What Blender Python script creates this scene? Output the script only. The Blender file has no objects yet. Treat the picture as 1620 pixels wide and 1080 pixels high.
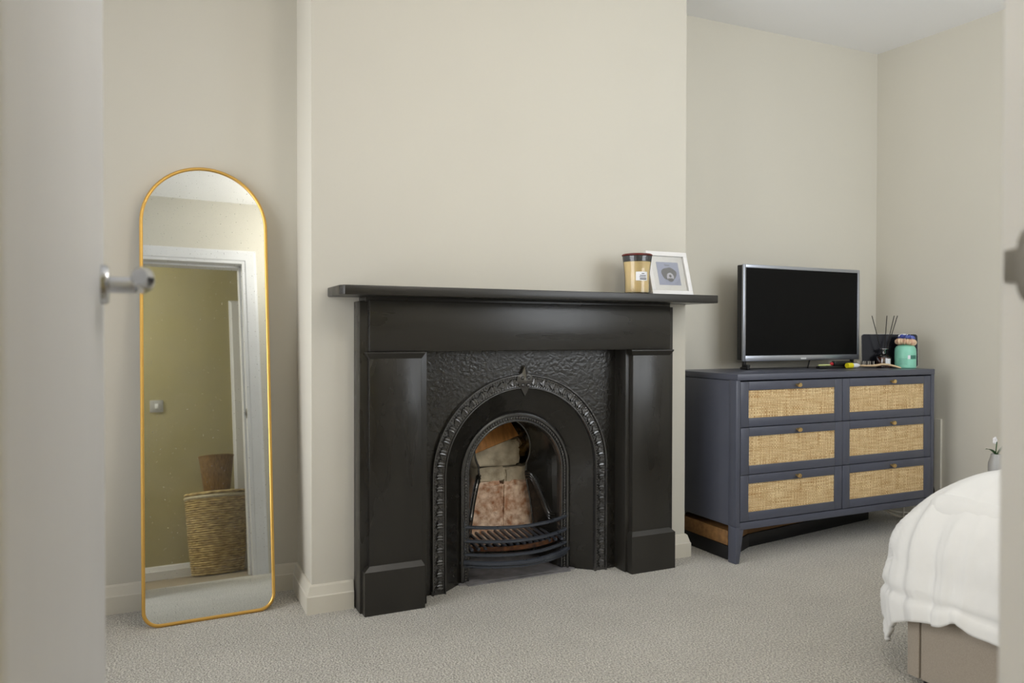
import bpy, bmesh, math, random
from mathutils import Vector, Matrix, noise as mnoise
random.seed(7)
S = bpy.context.scene
COL = S.collection
PI = math.pi

# ------------------------------------------------------------------ camera
def make_camera():
    cd = bpy.data.cameras.new('camera'); co = bpy.data.objects.new('camera', cd); COL.objects.link(co)
    cd.sensor_width = 36.0; cd.lens = 1197.2 / 1620 * 36.0
    cd.clip_start = 0.02; cd.clip_end = 60
    yaw, pit, rol = math.radians(25.237), math.radians(0.622), math.radians(0.107)
    fwd = Vector((math.sin(yaw) * math.cos(pit), math.cos(yaw) * math.cos(pit), -math.sin(pit)))
    right = Vector((math.cos(yaw), -math.sin(yaw), 0)); up = right.cross(fwd)
    r = right * math.cos(rol) + up * math.sin(rol); u = -right * math.sin(rol) + up * math.cos(rol)
    m = Matrix((r, u, -fwd)).transposed().to_4x4(); m.translation = (0, 0, 0.95)
    co.matrix_world = m
    cd.dof.use_dof = True; cd.dof.focus_distance = 2.95; cd.dof.aperture_fstop = 3.6
    S.camera = co
make_camera()

# ------------------------------------------------------------------ world, lights, exposure
W = bpy.data.worlds.new('world'); S.world = W; W.use_nodes = True
W.node_tree.nodes['Background'].inputs[0].default_value = (0.80, 0.88, 1.0, 1)
W.node_tree.nodes['Background'].inputs[1].default_value = 1.2

def area(name, loc, target, sx, sy, power, col):
    l = bpy.data.lights.new(name, 'AREA'); l.shape = 'RECTANGLE'; l.size = sx; l.size_y = sy
    l.energy = power; l.color = col
    o = bpy.data.objects.new(name, l); COL.objects.link(o); o.location = loc
    o.rotation_euler = (Vector(target) - Vector(loc)).to_track_quat('-Z', 'Y').to_euler()
    return o
# daylight entering through the window above the bed
area('daylight_window', (2.675, 0.315, 1.56), (2.40, 2.60, 1.20), 1.40, 1.32, 24, (0.95, 0.98, 1.0))
# fill light at an added, unseen window at the mirror end
area('far_window_fill', (-1.12, 1.68, 1.24), (2.0, 1.68, 1.10), 1.86, 2.10, 48, (1.0, 0.985, 0.97))
WARM = (1.0, 0.97, 0.93)
FILL_LAMP_W = 62
HALL_FILL_W = 44

S.view_settings.view_transform = 'Standard'; S.view_settings.look = 'None'
S.view_settings.gamma = 1.0; S.view_settings.use_curve_mapping = False
S.view_settings.exposure = 0.08
S.cycles.use_denoising = True
S.cycles.max_bounces = 8; S.cycles.diffuse_bounces = 5; S.cycles.glossy_bounces = 4
S.cycles.use_adaptive_sampling = True; S.cycles.adaptive_threshold = .04
S.cycles.transparent_max_bounces = 12; S.cycles.sample_clamp_indirect = 6

# ------------------------------------------------------------------ materials
def lin(c):
    return tuple(((x / 255) / 12.92 if x / 255 <= 0.04045 else ((x / 255 + 0.055) / 1.055) ** 2.4) for x in c)

def mat(name, rgb, rough=0.5, metal=0.0, spec=0.5, var=0.0, vscale=20, rvar=0.0, bump=0.0, bscale=60, bdist=0.002,
        stretch=(1, 1, 1), coat=0.0, dark=None, detail=4, sheen=0.0, trans=0.0, ior=1.45, sss=0.0):
    m = bpy.data.materials.new(name); m.use_nodes = True
    nt = m.node_tree; b = nt.nodes['Principled BSDF']; L = nt.links
    c = lin(rgb)
    b.inputs['Base Color'].default_value = (*c, 1); b.inputs['Roughness'].default_value = rough
    b.inputs['Metallic'].default_value = metal; b.inputs['Specular IOR Level'].default_value = spec
    b.inputs['Coat Weight'].default_value = coat; b.inputs['Sheen Weight'].default_value = sheen
    b.inputs['Transmission Weight'].default_value = trans; b.inputs['IOR'].default_value = ior
    if sss: b.inputs['Subsurface Weight'].default_value = sss; b.inputs['Subsurface Radius'].default_value = (.02, .012, .006)
    tc = nt.nodes.new('ShaderNodeTexCoord'); mp = nt.nodes.new('ShaderNodeMapping')
    mp.inputs['Scale'].default_value = stretch; L.new(tc.outputs['Object'], mp.inputs['Vector'])
    if var > 0 or rvar > 0:
        n = nt.nodes.new('ShaderNodeTexNoise'); n.inputs['Scale'].default_value = vscale; n.inputs['Detail'].default_value = detail
        L.new(mp.outputs['Vector'], n.inputs['Vector'])
        if var > 0:
            mx = nt.nodes.new('ShaderNodeMix'); mx.data_type = 'RGBA'
            d = lin(dark) if dark else tuple(x * (1 - var) for x in c)
            e = c if dark else tuple(min(1, x * (1 + var)) for x in c)
            mx.inputs[6].default_value = (*d, 1); mx.inputs[7].default_value = (*e, 1)
            rp = nt.nodes.new('ShaderNodeMapRange'); rp.inputs[1].default_value = .3; rp.inputs[2].default_value = .7
            L.new(n.outputs['Fac'], rp.inputs[0]); L.new(rp.outputs[0], mx.inputs[0]); L.new(mx.outputs[2], b.inputs['Base Color'])
        if rvar > 0:
            r2 = nt.nodes.new('ShaderNodeMapRange'); r2.inputs[1].default_value = .3; r2.inputs[2].default_value = .7
            r2.inputs[3].default_value = max(.02, rough - rvar); r2.inputs[4].default_value = rough + rvar
            L.new(n.outputs['Fac'], r2.inputs[0]); L.new(r2.outputs[0], b.inputs['Roughness'])
    if bump > 0:
        n2 = nt.nodes.new('ShaderNodeTexNoise'); n2.inputs['Scale'].default_value = bscale; n2.inputs['Detail'].default_value = 5
        L.new(mp.outputs['Vector'], n2.inputs['Vector'])
        bp = nt.nodes.new('ShaderNodeBump'); bp.inputs['Strength'].default_value = bump; bp.inputs['Distance'].default_value = bdist
        L.new(n2.outputs['Fac'], bp.inputs['Height']); L.new(bp.outputs['Normal'], b.inputs['Normal'])
    return m

MT = {}
MT['wall'] = mat('wall_paint', (205, 201, 189), .62, var=.015, vscale=1.5, bump=.12, bscale=220, bdist=.001)
MT['hallwall'] = mat('hall_wall_paint', (168, 160, 122), .7, var=.03, vscale=2, bump=.1, bscale=200, bdist=.001)
MT['ceil'] = mat('ceiling_paint', (238, 238, 238), .8, bump=.06, bscale=150, bdist=.001)
MT['skirt'] = mat('skirting_paint', (212, 207, 193), .42, var=.02, vscale=6, bump=.05, bscale=40)
MT['white'] = mat('white_gloss_paint', (222, 223, 226), .5, var=.015, vscale=4, bump=.03, bscale=60)
MT['ironplate'] = mat('cast_iron_black_paint', (33, 31, 27), .26, spec=.7, rvar=.08, vscale=9, bump=.55, bscale=75, bdist=.004, coat=.15)
MT['ironsmooth'] = mat('cast_iron_smooth', (31, 29, 25), .24, spec=.55, rvar=.06, vscale=14, bump=.25, bscale=60, bdist=.002, coat=.2)
MT['ironorn'] = mat('cast_iron_ornament', (44, 43, 42), .20, spec=1.0, rvar=.06, vscale=30, bump=.55, bscale=190, bdist=.003, coat=.9)
MT['blackwood'] = mat('black_eggshell_wood', (38, 36, 32), .33, spec=.6, var=.25, vscale=7, rvar=.12, bump=.14, bscale=16, bdist=.002, stretch=(1, 1, .25))
MT['blackwoodh'] = mat('black_eggshell_wood_across', (38, 36, 32), .33, spec=.6, var=.25, vscale=7, rvar=.12, bump=.18, bscale=22, bdist=.002, stretch=(.16, 1, 1))
MT['gratebar'] = mat('grate_bar_iron', (74, 79, 88), .34, spec=.6, metal=.4, rvar=.1, vscale=30, bump=.2, bscale=80)
MT['rust'] = mat('rusty_iron', (120, 74, 40), .75, var=.5, vscale=40, dark=(52, 34, 22), bump=.4, bscale=120)
MT['brick'] = mat('firebrick_old', (244, 220, 194), .92, var=.5, vscale=34, dark=(164, 108, 70), bump=1.0, bscale=60, bdist=.008)
MT['stone'] = mat('sooty_stone', (208, 194, 168), .95, var=.4, vscale=18, dark=(142, 130, 108), bump=.8, bscale=55, bdist=.006)
MT['hearth'] = mat('hearth_cement', (128, 126, 128), .9, var=.2, vscale=22, bump=.5, bscale=90, bdist=.003)
MT['flueboard'] = mat('flue_board', (196, 136, 74), .6, var=.25, vscale=12, stretch=(6, 1, 1), bump=.15, bscale=40)
MT['soot'] = mat('soot', (34, 27, 20), .9, var=.4, vscale=30, bump=.6, bscale=60, bdist=.005)
MT['foil'] = mat('amber_film', (122, 92, 48), .22, spec=.8, var=.6, vscale=30, dark=(40, 28, 14), bump=.8, bscale=40, bdist=.01)
MT['gold'] = mat('brushed_gold', (226, 182, 100), .42, metal=1.0)
MT['brass'] = mat('brass', (228, 198, 138), .34, metal=1.0)
MT['chest'] = mat('charcoal_blue_lacquer', (78, 81, 93), .36, spec=.5, var=.04, vscale=10, bump=.03, bscale=90)
MT['chestdark'] = mat('drawer_shadow_gap', (22, 22, 25), .7)
MT['tvframe'] = mat('tv_bezel_gloss', (180, 185, 196), .28, metal=.9)
MT['tvback'] = mat('tv_back_plastic', (22, 22, 24), .45)
MT['screen'] = mat('tv_screen_off', (17, 17, 17), .42, spec=.08)
MT['silver'] = mat('silver_print', (235, 238, 242), .4)
MT['framewhite'] = mat('frame_white', (232, 231, 230), .45, var=.02, vscale=30)
MT['mount'] = mat('mount_card', (242, 240, 234), .8)
MT['print'] = mat('print_blue_grey', (166, 172, 196), .7, var=.03, vscale=40)
MT['printdark'] = mat('print_ink_grey', (98, 98, 98), .75, var=.1, vscale=90)
MT['printlight'] = mat('print_ink_pale', (206, 204, 212), .75)
MT['wax'] = mat('cream_wax', (232, 210, 156), .45, var=.05, vscale=30, sss=.15)
MT['lid'] = mat('dark_red_wood_lid', (98, 34, 28), .4, var=.25, vscale=30, stretch=(1, 6, 1))
MT['lidplug'] = mat('lid_plug_grey', (72, 74, 78), .4, var=.3, vscale=90)
MT['label'] = mat('paper_label', (226, 228, 232), .6)
MT['ink'] = mat('dark_ink', (48, 48, 54), .7)
MT['mint'] = mat('mint_plastic', (136, 204, 180), .35, var=.03, vscale=20)
MT['mintdark'] = mat('mint_dark_print', (62, 120, 104), .5)
MT['tablet'] = mat('dark_glossy_panel', (20, 20, 26), .22, spec=.12)
MT['tabletedge'] = mat('pale_panel_edge', (188, 184, 174), .45)
MT['reed'] = mat('black_reed', (20, 18, 17), .7)
MT['amber'] = mat('amber_liquid', (104, 52, 34), .08, var=.5, vscale=50, dark=(30, 18, 16), spec=.7, coat=.6)
MT['scrunch'] = mat('floral_fabric', (228, 208, 174), .85, var=.4, vscale=60, dark=(200, 152, 128), bump=.4, bscale=120)
MT['bluefab'] = mat('blue_fabric', (28, 44, 128), .8, var=.4, vscale=70, dark=(110, 124, 190), bump=.4, bscale=120)
MT['beech'] = mat('beech_wood', (214, 188, 152), .5, var=.1, vscale=20, stretch=(1, 8, 8))
MT['bristle'] = mat('pale_bristle', (214, 208, 196), .6)
MT['bristledark'] = mat('dark_bristle', (40, 34, 30), .6)
MT['black'] = mat('black_plastic', (20, 20, 21), .4)
MT['yellow'] = mat('yellow_plastic', (222, 210, 30), .45)
MT['palegreen'] = mat('pale_green_plastic', (196, 204, 140), .5)
MT['red'] = mat('red_plastic', (176, 30, 40), .45)
MT['cablew'] = mat('white_cable', (206, 200, 188), .5)
MT['gapbrown'] = mat('brown_streaked', (134, 98, 58), .6, var=.25, vscale=9, stretch=(.4, 5, 5), bump=.15, bscale=30)
MT['duvet'] = mat('white_cotton', (224, 224, 222), .85, var=.012, vscale=30, bump=.10, bscale=14, bdist=.012, sheen=.1)
MT['bedfab'] = mat('taupe_weave', (160, 150, 137), .95, var=.10, vscale=380, bump=.5, bscale=420, bdist=.001, sheen=.15)
MT['chrome'] = mat('satin_chrome', (205, 208, 214), .2, metal=1.0)
MT['steel'] = mat('strike_steel', (176, 172, 164), .32, metal=.9)
MT['latchred'] = mat('latch_recess_red', (66, 12, 8), .6)
MT['seagrass'] = mat('seagrass_coil', (226, 202, 146), .8, var=.55, vscale=45, dark=(124, 102, 62), stretch=(.5, .5, 3), bump=.5, bscale=90, bdist=.003)
MT['rimcord'] = mat('pale_rim_cord', (196, 186, 160), .8, var=.15, vscale=60)
MT['wicker'] = mat('brown_wicker', (128, 98, 50), .7, var=.4, vscale=50, stretch=(3, 3, .5), bump=.5, bscale=90, bdist=.003)
MT['leaf'] = mat('dark_green_leaf', (44, 84, 40), .4, var=.25, vscale=40)
MT['petal'] = mat('white_petal', (236, 234, 236), .6)
MT['ceramic'] = mat('grey_ceramic', (168, 168, 166), .35)
MT['shade'] = mat('lamp_shade_linen', (236, 228, 212), .9)
MT['hallfloor'] = mat('hall_carpet_shaded', (150, 138, 120), .95, var=.2, vscale=200, bump=.6, bscale=260, bdist=.003)  # same carpet as the room, with the hall's shade put into the colour

def carpet():
    m = mat('carpet_oatmeal', (196, 188, 176), .96, spec=.15, sheen=.2)
    nt = m.node_tree; L = nt.links; b = nt.nodes['Principled BSDF']
    tc = nt.nodes.new('ShaderNodeTexCoord')
    n1 = nt.nodes.new('ShaderNodeTexNoise'); n1.inputs['Scale'].default_value = 170; n1.inputs['Detail'].default_value = 3; n1.inputs['Roughness'].default_value = .6
    n2 = nt.nodes.new('ShaderNodeTexNoise'); n2.inputs['Scale'].default_value = 5; n2.inputs['Detail'].default_value = 4
    n3 = nt.nodes.new('ShaderNodeTexVoronoi'); n3.inputs['Scale'].default_value = 190
    for n in (n1, n2, n3): L.new(tc.outputs['Object'], n.inputs['Vector'])
    mx = nt.nodes.new('ShaderNodeMix'); mx.data_type = 'RGBA'
    mx.inputs[6].default_value = (*lin((140, 136, 128)), 1); mx.inputs[7].default_value = (*lin((230, 226, 216)), 1)
    mr = nt.nodes.new('ShaderNodeMapRange'); mr.inputs[1].default_value = .32; mr.inputs[2].default_value = .66
    L.new(n1.outputs['Fac'], mr.inputs[0]); L.new(mr.outputs[0], mx.inputs[0])
    m2 = nt.nodes.new('ShaderNodeMix'); m2.data_type = 'RGBA'; m2.blend_type = 'MULTIPLY'; m2.inputs[0].default_value = 1
    r2 = nt.nodes.new('ShaderNodeMapRange'); r2.inputs[1].default_value = .3; r2.inputs[2].default_value = .7; r2.inputs[3].default_value = .94; r2.inputs[4].default_value = 1.04
    L.new(n2.outputs['Fac'], r2.inputs[0]); L.new(mx.outputs[2], m2.inputs[6]); L.new(r2.outputs[0], m2.inputs[7]); L.new(m2.outputs[2], b.inputs['Base Color'])
    ad = nt.nodes.new('ShaderNodeMath'); ad.operation = 'ADD'; L.new(n1.outputs['Fac'], ad.inputs[0]); L.new(n3.outputs['Distance'], ad.inputs[1])
    bp = nt.nodes.new('ShaderNodeBump'); bp.inputs['Strength'].default_value = .9; bp.inputs['Distance'].default_value = .005
    L.new(ad.outputs[0], bp.inputs['Height']); L.new(bp.outputs['Normal'], b.inputs['Normal'])
    return m
MT['carpet'] = carpet()

def rattan():
    m = mat('woven_rattan', (214, 176, 112), .6)
    nt = m.node_tree; L = nt.links; b = nt.nodes['Principled BSDF']
    tc = nt.nodes.new('ShaderNodeTexCoord'); sp = nt.nodes.new('ShaderNodeSeparateXYZ'); L.new(tc.outputs['Object'], sp.inputs[0])
    p = .0075
    def strand(out):
        a = nt.nodes.new('ShaderNodeMath'); a.operation = 'MULTIPLY'; a.inputs[1].default_value = PI / p; L.new(out, a.inputs[0])
        s = nt.nodes.new('ShaderNodeMath'); s.operation = 'SINE'; L.new(a.outputs[0], s.inputs[0])
        t = nt.nodes.new('ShaderNodeMath'); t.operation = 'ABSOLUTE'; L.new(s.outputs[0], t.inputs[0]); return t.outputs[0]
    sx = strand(sp.outputs['X']); sz = strand(sp.outputs['Z'])
    def cell(out):
        a = nt.nodes.new('ShaderNodeMath'); a.operation = 'MULTIPLY'; a.inputs[1].default_value = 1 / p; L.new(out, a.inputs[0])
        f = nt.nodes.new('ShaderNodeMath'); f.operation = 'FLOOR'; L.new(a.outputs[0], f.inputs[0]); return f.outputs[0]
    ad = nt.nodes.new('ShaderNodeMath'); ad.operation = 'ADD'; L.new(cell(sp.outputs['X']), ad.inputs[0]); L.new(cell(sp.outputs['Z']), ad.inputs[1])
    md = nt.nodes.new('ShaderNodeMath'); md.operation = 'FLOORED_MODULO'; md.inputs[1].default_value = 2; L.new(ad.outputs[0], md.inputs[0])
    mx = nt.nodes.new('ShaderNodeMix'); L.new(md.outputs[0], mx.inputs[0]); L.new(sx, mx.inputs[2]); L.new(sz, mx.inputs[3])
    h = mx.outputs[0]
    # strand colour streaks along both directions
    def streak(sc):
        mp = nt.nodes.new('ShaderNodeMapping'); mp.inputs['Scale'].default_value = sc; L.new(tc.outputs['Object'], mp.inputs['Vector'])
        n = nt.nodes.new('ShaderNodeTexNoise'); n.inputs['Scale'].default_value = 1; n.inputs['Detail'].default_value = 2; L.new(mp.outputs[0], n.inputs['Vector']); return n.outputs['Fac']
    s1 = streak((130, 10, 9)); s2 = streak((9, 10, 130))
    m3 = nt.nodes.new('ShaderNodeMix'); L.new(md.outputs[0], m3.inputs[0]); L.new(s1, m3.inputs[2]); L.new(s2, m3.inputs[3])
    cr = nt.nodes.new('ShaderNodeValToRGB'); L.new(m3.outputs[0], cr.inputs[0])
    cr.color_ramp.elements[0].position = .30; cr.color_ramp.elements[0].color = (*lin((186, 142, 86)), 1)
    cr.color_ramp.elements[1].position = .66; cr.color_ramp.elements[1].color = (*lin((250, 226, 176)), 1)
    gap = nt.nodes.new('ShaderNodeMapRange'); gap.inputs[1].default_value = .12; gap.inputs[2].default_value = .45; L.new(h, gap.inputs[0])
    m4 = nt.nodes.new('ShaderNodeMix'); m4.data_type = 'RGBA'; m4.inputs[6].default_value = (*lin((134, 96, 58)), 1)
    L.new(gap.outputs[0], m4.inputs[0]); L.new(cr.outputs[0], m4.inputs[7]); L.new(m4.outputs[2], b.inputs['Base Color'])
    bp = nt.nodes.new('ShaderNodeBump'); bp.inputs['Strength'].default_value = .8; bp.inputs['Distance'].default_value = .002
    L.new(h, bp.inputs['Height']); L.new(bp.outputs['Normal'], b.inputs['Normal'])
    return m
MT['rattan'] = rattan()

def mirror_glass():
    m = mat('silvered_glass', (232, 236, 234), .015, metal=1.0)
    nt = m.node_tree; L = nt.links; b = nt.nodes['Principled BSDF']; out = nt.nodes['Material Output']
    tc = nt.nodes.new('ShaderNodeTexCoord')
    v = nt.nodes.new('ShaderNodeTexNoise'); v.inputs['Scale'].default_value = 210; v.inputs['Detail'].default_value = 1
    n = nt.nodes.new('ShaderNodeTexNoise'); n.inputs['Scale'].default_value = 7; n.inputs['Detail'].default_value = 5
    L.new(tc.outputs['Object'], v.inputs['Vector']); L.new(tc.outputs['Object'], n.inputs['Vector'])
    a = nt.nodes.new('ShaderNodeMapRange'); a.inputs[1].default_value = .70; a.inputs[2].default_value = .78; a.inputs[4].default_value = .35; L.new(v.outputs['Fac'], a.inputs[0])
    c = nt.nodes.new('ShaderNodeMapRange'); c.inputs[1].default_value = .40; c.inputs[2].default_value = .75; c.inputs[3].default_value = .02; c.inputs[4].default_value = .09; L.new(n.outputs['Fac'], c.inputs[0])
    s = nt.nodes.new('ShaderNodeMath'); s.operation = 'ADD'; s.use_clamp = True; L.new(a.outputs[0], s.inputs[0]); L.new(c.outputs[0], s.inputs[1])
    d = nt.nodes.new('ShaderNodeBsdfDiffuse'); d.inputs[0].default_value = (.55, .54, .50, 1)
    mx = nt.nodes.new('ShaderNodeMixShader'); L.new(s.outputs[0], mx.inputs[0]); L.new(b.outputs[0], mx.inputs[1]); L.new(d.outputs[0], mx.inputs[2]); L.new(mx.outputs[0], out.inputs[0])
    return m
MT['mirror'] = mirror_glass()

def clear_glass(name, tint=(1, 1, 1), refl=.08):
    m = bpy.data.materials.new(name); m.use_nodes = True; nt = m.node_tree; L = nt.links
    nt.nodes.remove(nt.nodes['Principled BSDF']); out = nt.nodes['Material Output']
    t = nt.nodes.new('ShaderNodeBsdfTransparent'); t.inputs[0].default_value = (*tint, 1)
    g = nt.nodes.new('ShaderNodeBsdfGlossy'); g.inputs['Roughness'].default_value = .03
    fr = nt.nodes.new('ShaderNodeFresnel'); fr.inputs[0].default_value = 1.45
    ad = nt.nodes.new('ShaderNodeMath'); ad.operation = 'ADD'; ad.inputs[1].default_value = refl * .3; L.new(fr.outputs[0], ad.inputs[0])
    mx = nt.nodes.new('ShaderNodeMixShader'); L.new(ad.outputs[0], mx.inputs[0]); L.new(t.outputs[0], mx.inputs[1]); L.new(g.outputs[0], mx.inputs[2]); L.new(mx.outputs[0], out.inputs[0])
    return m
MT['glass'] = clear_glass('clear_glass')
MT['pane'] = clear_glass('window_glass', refl=.05)

def glow(name, col, strength):
    m = bpy.data.materials.new(name); m.use_nodes = True; nt = m.node_tree
    b = nt.nodes['Principled BSDF']; b.inputs['Emission Color'].default_value = (*col, 1); b.inputs['Emission Strength'].default_value = strength
    return m
MT['bulb'] = glow('fill_lamp_glow', (1, .85, .65), 6)

# ------------------------------------------------------------------ mesh builder
class MB:
    def __init__(s): s.v = []; s.f = []
    def add(s, v, f):
        o = len(s.v); s.v += [Vector(p) for p in v]; s.f += [[i + o for i in q] for q in f]; return s
    def bm(s, bm):
        bm.verts.index_update(); s.add([v.co.copy() for v in bm.verts], [[v.index for v in f.verts] for f in bm.faces]); bm.free(); return s
    def box(s, x0, x1, y0, y1, z0, z1, bev=0.0, seg=2):
        b = bmesh.new(); bmesh.ops.create_cube(b, size=1)
        for v in b.verts: v.co = Vector((x0 + (v.co.x + .5) * (x1 - x0), y0 + (v.co.y + .5) * (y1 - y0), z0 + (v.co.z + .5) * (z1 - z0)))
        if bev > 0: bmesh.ops.bevel(b, geom=b.edges[:], offset=bev, segments=seg, affect='EDGES', profile=.5)
        return s.bm(b)
    def prism(s, poly, fn, a, c, bev=0.0):
        """poly: 2D points; fn(u, v, w) -> 3D; extruded from w=a to w=c"""
        n = len(poly); b = bmesh.new()
        A = [b.verts.new(fn(u, v, a)) for u, v in poly]; B = [b.verts.new(fn(u, v, c)) for u, v in poly]
        b.faces.new(A); b.faces.new(B[::-1])
        for i in range(n): b.faces.new((A[(i + 1) % n], A[i], B[i], B[(i + 1) % n]))
        bmesh.ops.recalc_face_normals(b, faces=b.faces[:])
        if bev > 0: bmesh.ops.bevel(b, geom=b.edges[:], offset=bev, segments=2, affect='EDGES', profile=.5)
        return s.bm(b)
    def lathe(s, prof, c=(0, 0, 0), n=32, M=None, ridge=None):
        v = []; f = []
        for j, (r, z) in enumerate(prof):
            for i in range(n):
                a = 2 * PI * i / n; rr = r + (ridge(a, z) if ridge else 0)
                p = Vector((rr * math.cos(a), rr * math.sin(a), z))
                if M: p = M @ p
                v.append(p + Vector(c))
        for j in range(len(prof) - 1):
            for i in range(n):
                k = (i + 1) % n; f.append((j * n + i, j * n + k, (j + 1) * n + k, (j + 1) * n + i))
        if prof[0][0] > 1e-6: f.append(tuple(range(n - 1, -1, -1)))
        if prof[-1][0] > 1e-6: f.append(tuple((len(prof) - 1) * n + i for i in range(n)))
        return s.add(v, f)
    def tube(s, pts, r, n=8, closed=False, flat=None):
        """swept tube; r may be a number or a list; flat=(w,h) sweeps a rounded rectangle using world z as its height"""
        P = [Vector(p) for p in pts]; m = len(P); v = []; f = []
        R = r if isinstance(r, (list, tuple)) else [r] * m
        ref = None
        for i in range(m):
            t = (P[(i + 1) % m] - P[i - 1]) if closed else (P[min(i + 1, m - 1)] - P[max(i - 1, 0)])
            t.normalize()
            if ref is None:
                ref = Vector((0, 0, 1)) if abs(t.z) < .9 else Vector((1, 0, 0))
            a = t.cross(ref); 
            if a.length < 1e-6: a = t.orthogonal()
            a.normalize(); b = a.cross(t).normalized()
            if not flat: ref = b
            for k in range(n):
                w = 2 * PI * k / n
                if flat:
                    cx, cz = math.cos(w), math.sin(w); q = max(abs(cx), abs(cz)) ** .6
                    v.append(P[i] + a * (flat[0] * .5 * cx / q) + b * (flat[1] * .5 * cz / q))
                else:
                    v.append(P[i] + (a * math.cos(w) + b * math.sin(w)) * R[i])
        for i in range(m if closed else m - 1):
            j = (i + 1) % m
            for k in range(n):
                l = (k + 1) % n; f.append((i * n + k, i * n + l, j * n + l, j * n + k))
        if not closed:
            f.append(tuple(range(n))[::-1]); f.append(tuple((m - 1) * n + k for k in range(n)))
        return s.add(v, f)
    def strip(s, A, B, closed=False):
        """quads between two point rows"""
        n = len(A); s.add(list(A) + list(B), [(i, (i + 1) % n, n + (i + 1) % n, n + i) for i in range(n if closed else n - 1)]); return s
    def sphere(s, c, r, u=12, w=8, sc=(1, 1, 1), M=None):
        b = bmesh.new(); bmesh.ops.create_uvsphere(b, u_segments=u, v_segments=w, radius=r)
        for v in b.verts:
            p = Vector((v.co.x * sc[0], v.co.y * sc[1], v.co.z * sc[2])); v.co = (M @ p if M else p) + Vector(c)
        return s.bm(b)
    def mesh(s, name, m, inv=None, smooth=True, ang=35):
        me = bpy.data.meshes.new(name)
        me.from_pydata([tuple(inv @ p) if inv else tuple(p) for p in s.v], [], s.f)
        b = bmesh.new(); b.from_mesh(me); bmesh.ops.recalc_face_normals(b, faces=b.faces[:]); b.to_mesh(me); b.free()
        me.materials.append(m if not isinstance(m, str) else MT[m])
        if smooth:
            me.shade_smooth(); me.set_sharp_from_angle(angle=math.radians(ang))
        me.update(); return me

def tag(o, label=None, cat=None, group=None, kind=None):
    if label: o['label'] = label
    if cat: o['category'] = cat
    if group: o['group'] = group
    if kind: o['kind'] = kind
    return o
def link(name, me, parent=None):
    o = bpy.data.objects.new(name, me); COL.objects.link(o); o.parent = parent; return o

class Thing:
    """An Empty at the thing's base; parts are given in world coordinates unless local=True."""
    def __init__(s, name, label, cat, loc=(0, 0, 0), rot=None, group=None, kind=None):
        s.o = bpy.data.objects.new(name, None); COL.objects.link(s.o); s.o.empty_display_size = .05
        s.M = Matrix.Translation(loc) @ (rot.to_4x4() if rot else Matrix.Identity(4))
        s.o.matrix_world = s.M; s.inv = s.M.inverted(); tag(s.o, label, cat, group, kind)
    def part(s, name, mb, m, parent=None, local=False, label=None, kind=None, **kw):
        o = link(name, mb.mesh(name, m, None if local else s.inv, **kw), parent or s.o)
        tag(o, label=label, kind=kind); return o

def single(name, mb, m, label, cat, loc=(0, 0, 0), group=None, kind=None, **kw):
    T = Matrix.Translation(loc)
    o = link(name, mb.mesh(name, m, T.inverted(), **kw)); o.location = loc
    return tag(o, label, cat, group, kind)
def struct(name, mb, m, label, cat, **kw):
    return single(name, mb, m, label, cat, kind='structure', smooth=kw.pop('smooth', False), **kw)

# ------------------------------------------------------------------ room dimensions (metres)
XL, XR = -1.0, 3.557            # side walls
YB = 2.89                       # alcove wall
YF, YH = 0.427, 0.327           # door wall: room face, hall face
BX0, BX1, BY = 0.478, 2.045, 2.605   # chimney breast
ZC = 2.46
DX0, DX1, DZ = -0.062, 0.704, 2.02   # doorway
HY = -0.62                      # hall far wall

# floor
struct('floor', MB().box(XL, XR, YF - .01, YB + .25, -.06, 0), 'carpet', 'oatmeal fitted carpet over the whole bedroom floor', 'floor')
struct('floor_hall', MB().box(-1.7, 1.7, HY - .1, YF - .01, -.06, -.001), 'hallfloor', 'hall carpet seen in the mirror, its shade put into a browner tone', 'floor')

# ceiling: old plaster, a little uneven
mb = MB()
xs = [XL, 2.268, XR]; ys = [HY - .1, 1.6, 2.25, YB + .02]
zz = {(0, 0): 2.462, (1, 0): 2.462, (2, 0): 2.462, (0, 1): 2.458, (1, 1): 2.455, (2, 1): 2.455, (0, 2): 2.452, (1, 2): 2.451, (2, 2): 2.452, (0, 3): 2.449, (1, 3): 2.449, (2, 3): 2.469}
v = [(x, y, zz[(i, j)]) for j, y in enumerate(ys) for i, x in enumerate(xs)]
v += [(x, y, 2.6) for y in ys for x in xs]
f = []
for j in range(3):
    for i in range(2):
        a = j * 3 + i; f.append((a, a + 1, a + 4, a + 3)); f.append((a + 12, a + 15, a + 16, a + 13))
mb.add(v, f)
struct('ceiling', mb, 'ceil', 'plain white plaster ceiling', 'ceiling')
struct('ceiling_hall', MB().box(-1.7, XL, HY - .1, YF, 2.46, 2.55), 'ceil', 'white ceiling at the end of the hall', 'ceiling')

# walls
FX0, FX1, FZ = 0.985, 1.545, 0.70   # fireplace opening in the breast
struct('wall_back', MB().box(XL - .1, FX0, YB, YB + .12, 0, 2.6).box(FX1, XR + .1, YB, YB + .12, 0, 2.6).box(FX0, FX1, YB, YB + .12, FZ, 2.6), 'wall', 'beige painted alcove wall behind the mirror and the chest of drawers', 'wall')
struct('wall_chimney_breast', MB().box(BX0, .875, BY, YB + .01, 0, 2.6).box(1.67, BX1, BY, YB + .01, 0, 2.6).box(.875, 1.67, BY, YB + .01, .86, 2.6), 'wall', 'beige painted chimney breast standing out around the fireplace', 'wall')
WX0, WX1, WZ0, WZ1 = 1.95, 3.40, 0.88, 2.24
struct('wall_right', MB().box(XR, XR + .12, YH, YB + .12, 0, 2.6), 'wall', 'beige painted wall beside the end of the chest of drawers', 'wall')
VY0, VY1, VZ0, VZ1 = 0.72, 2.64, 0.16, 2.30
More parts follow.
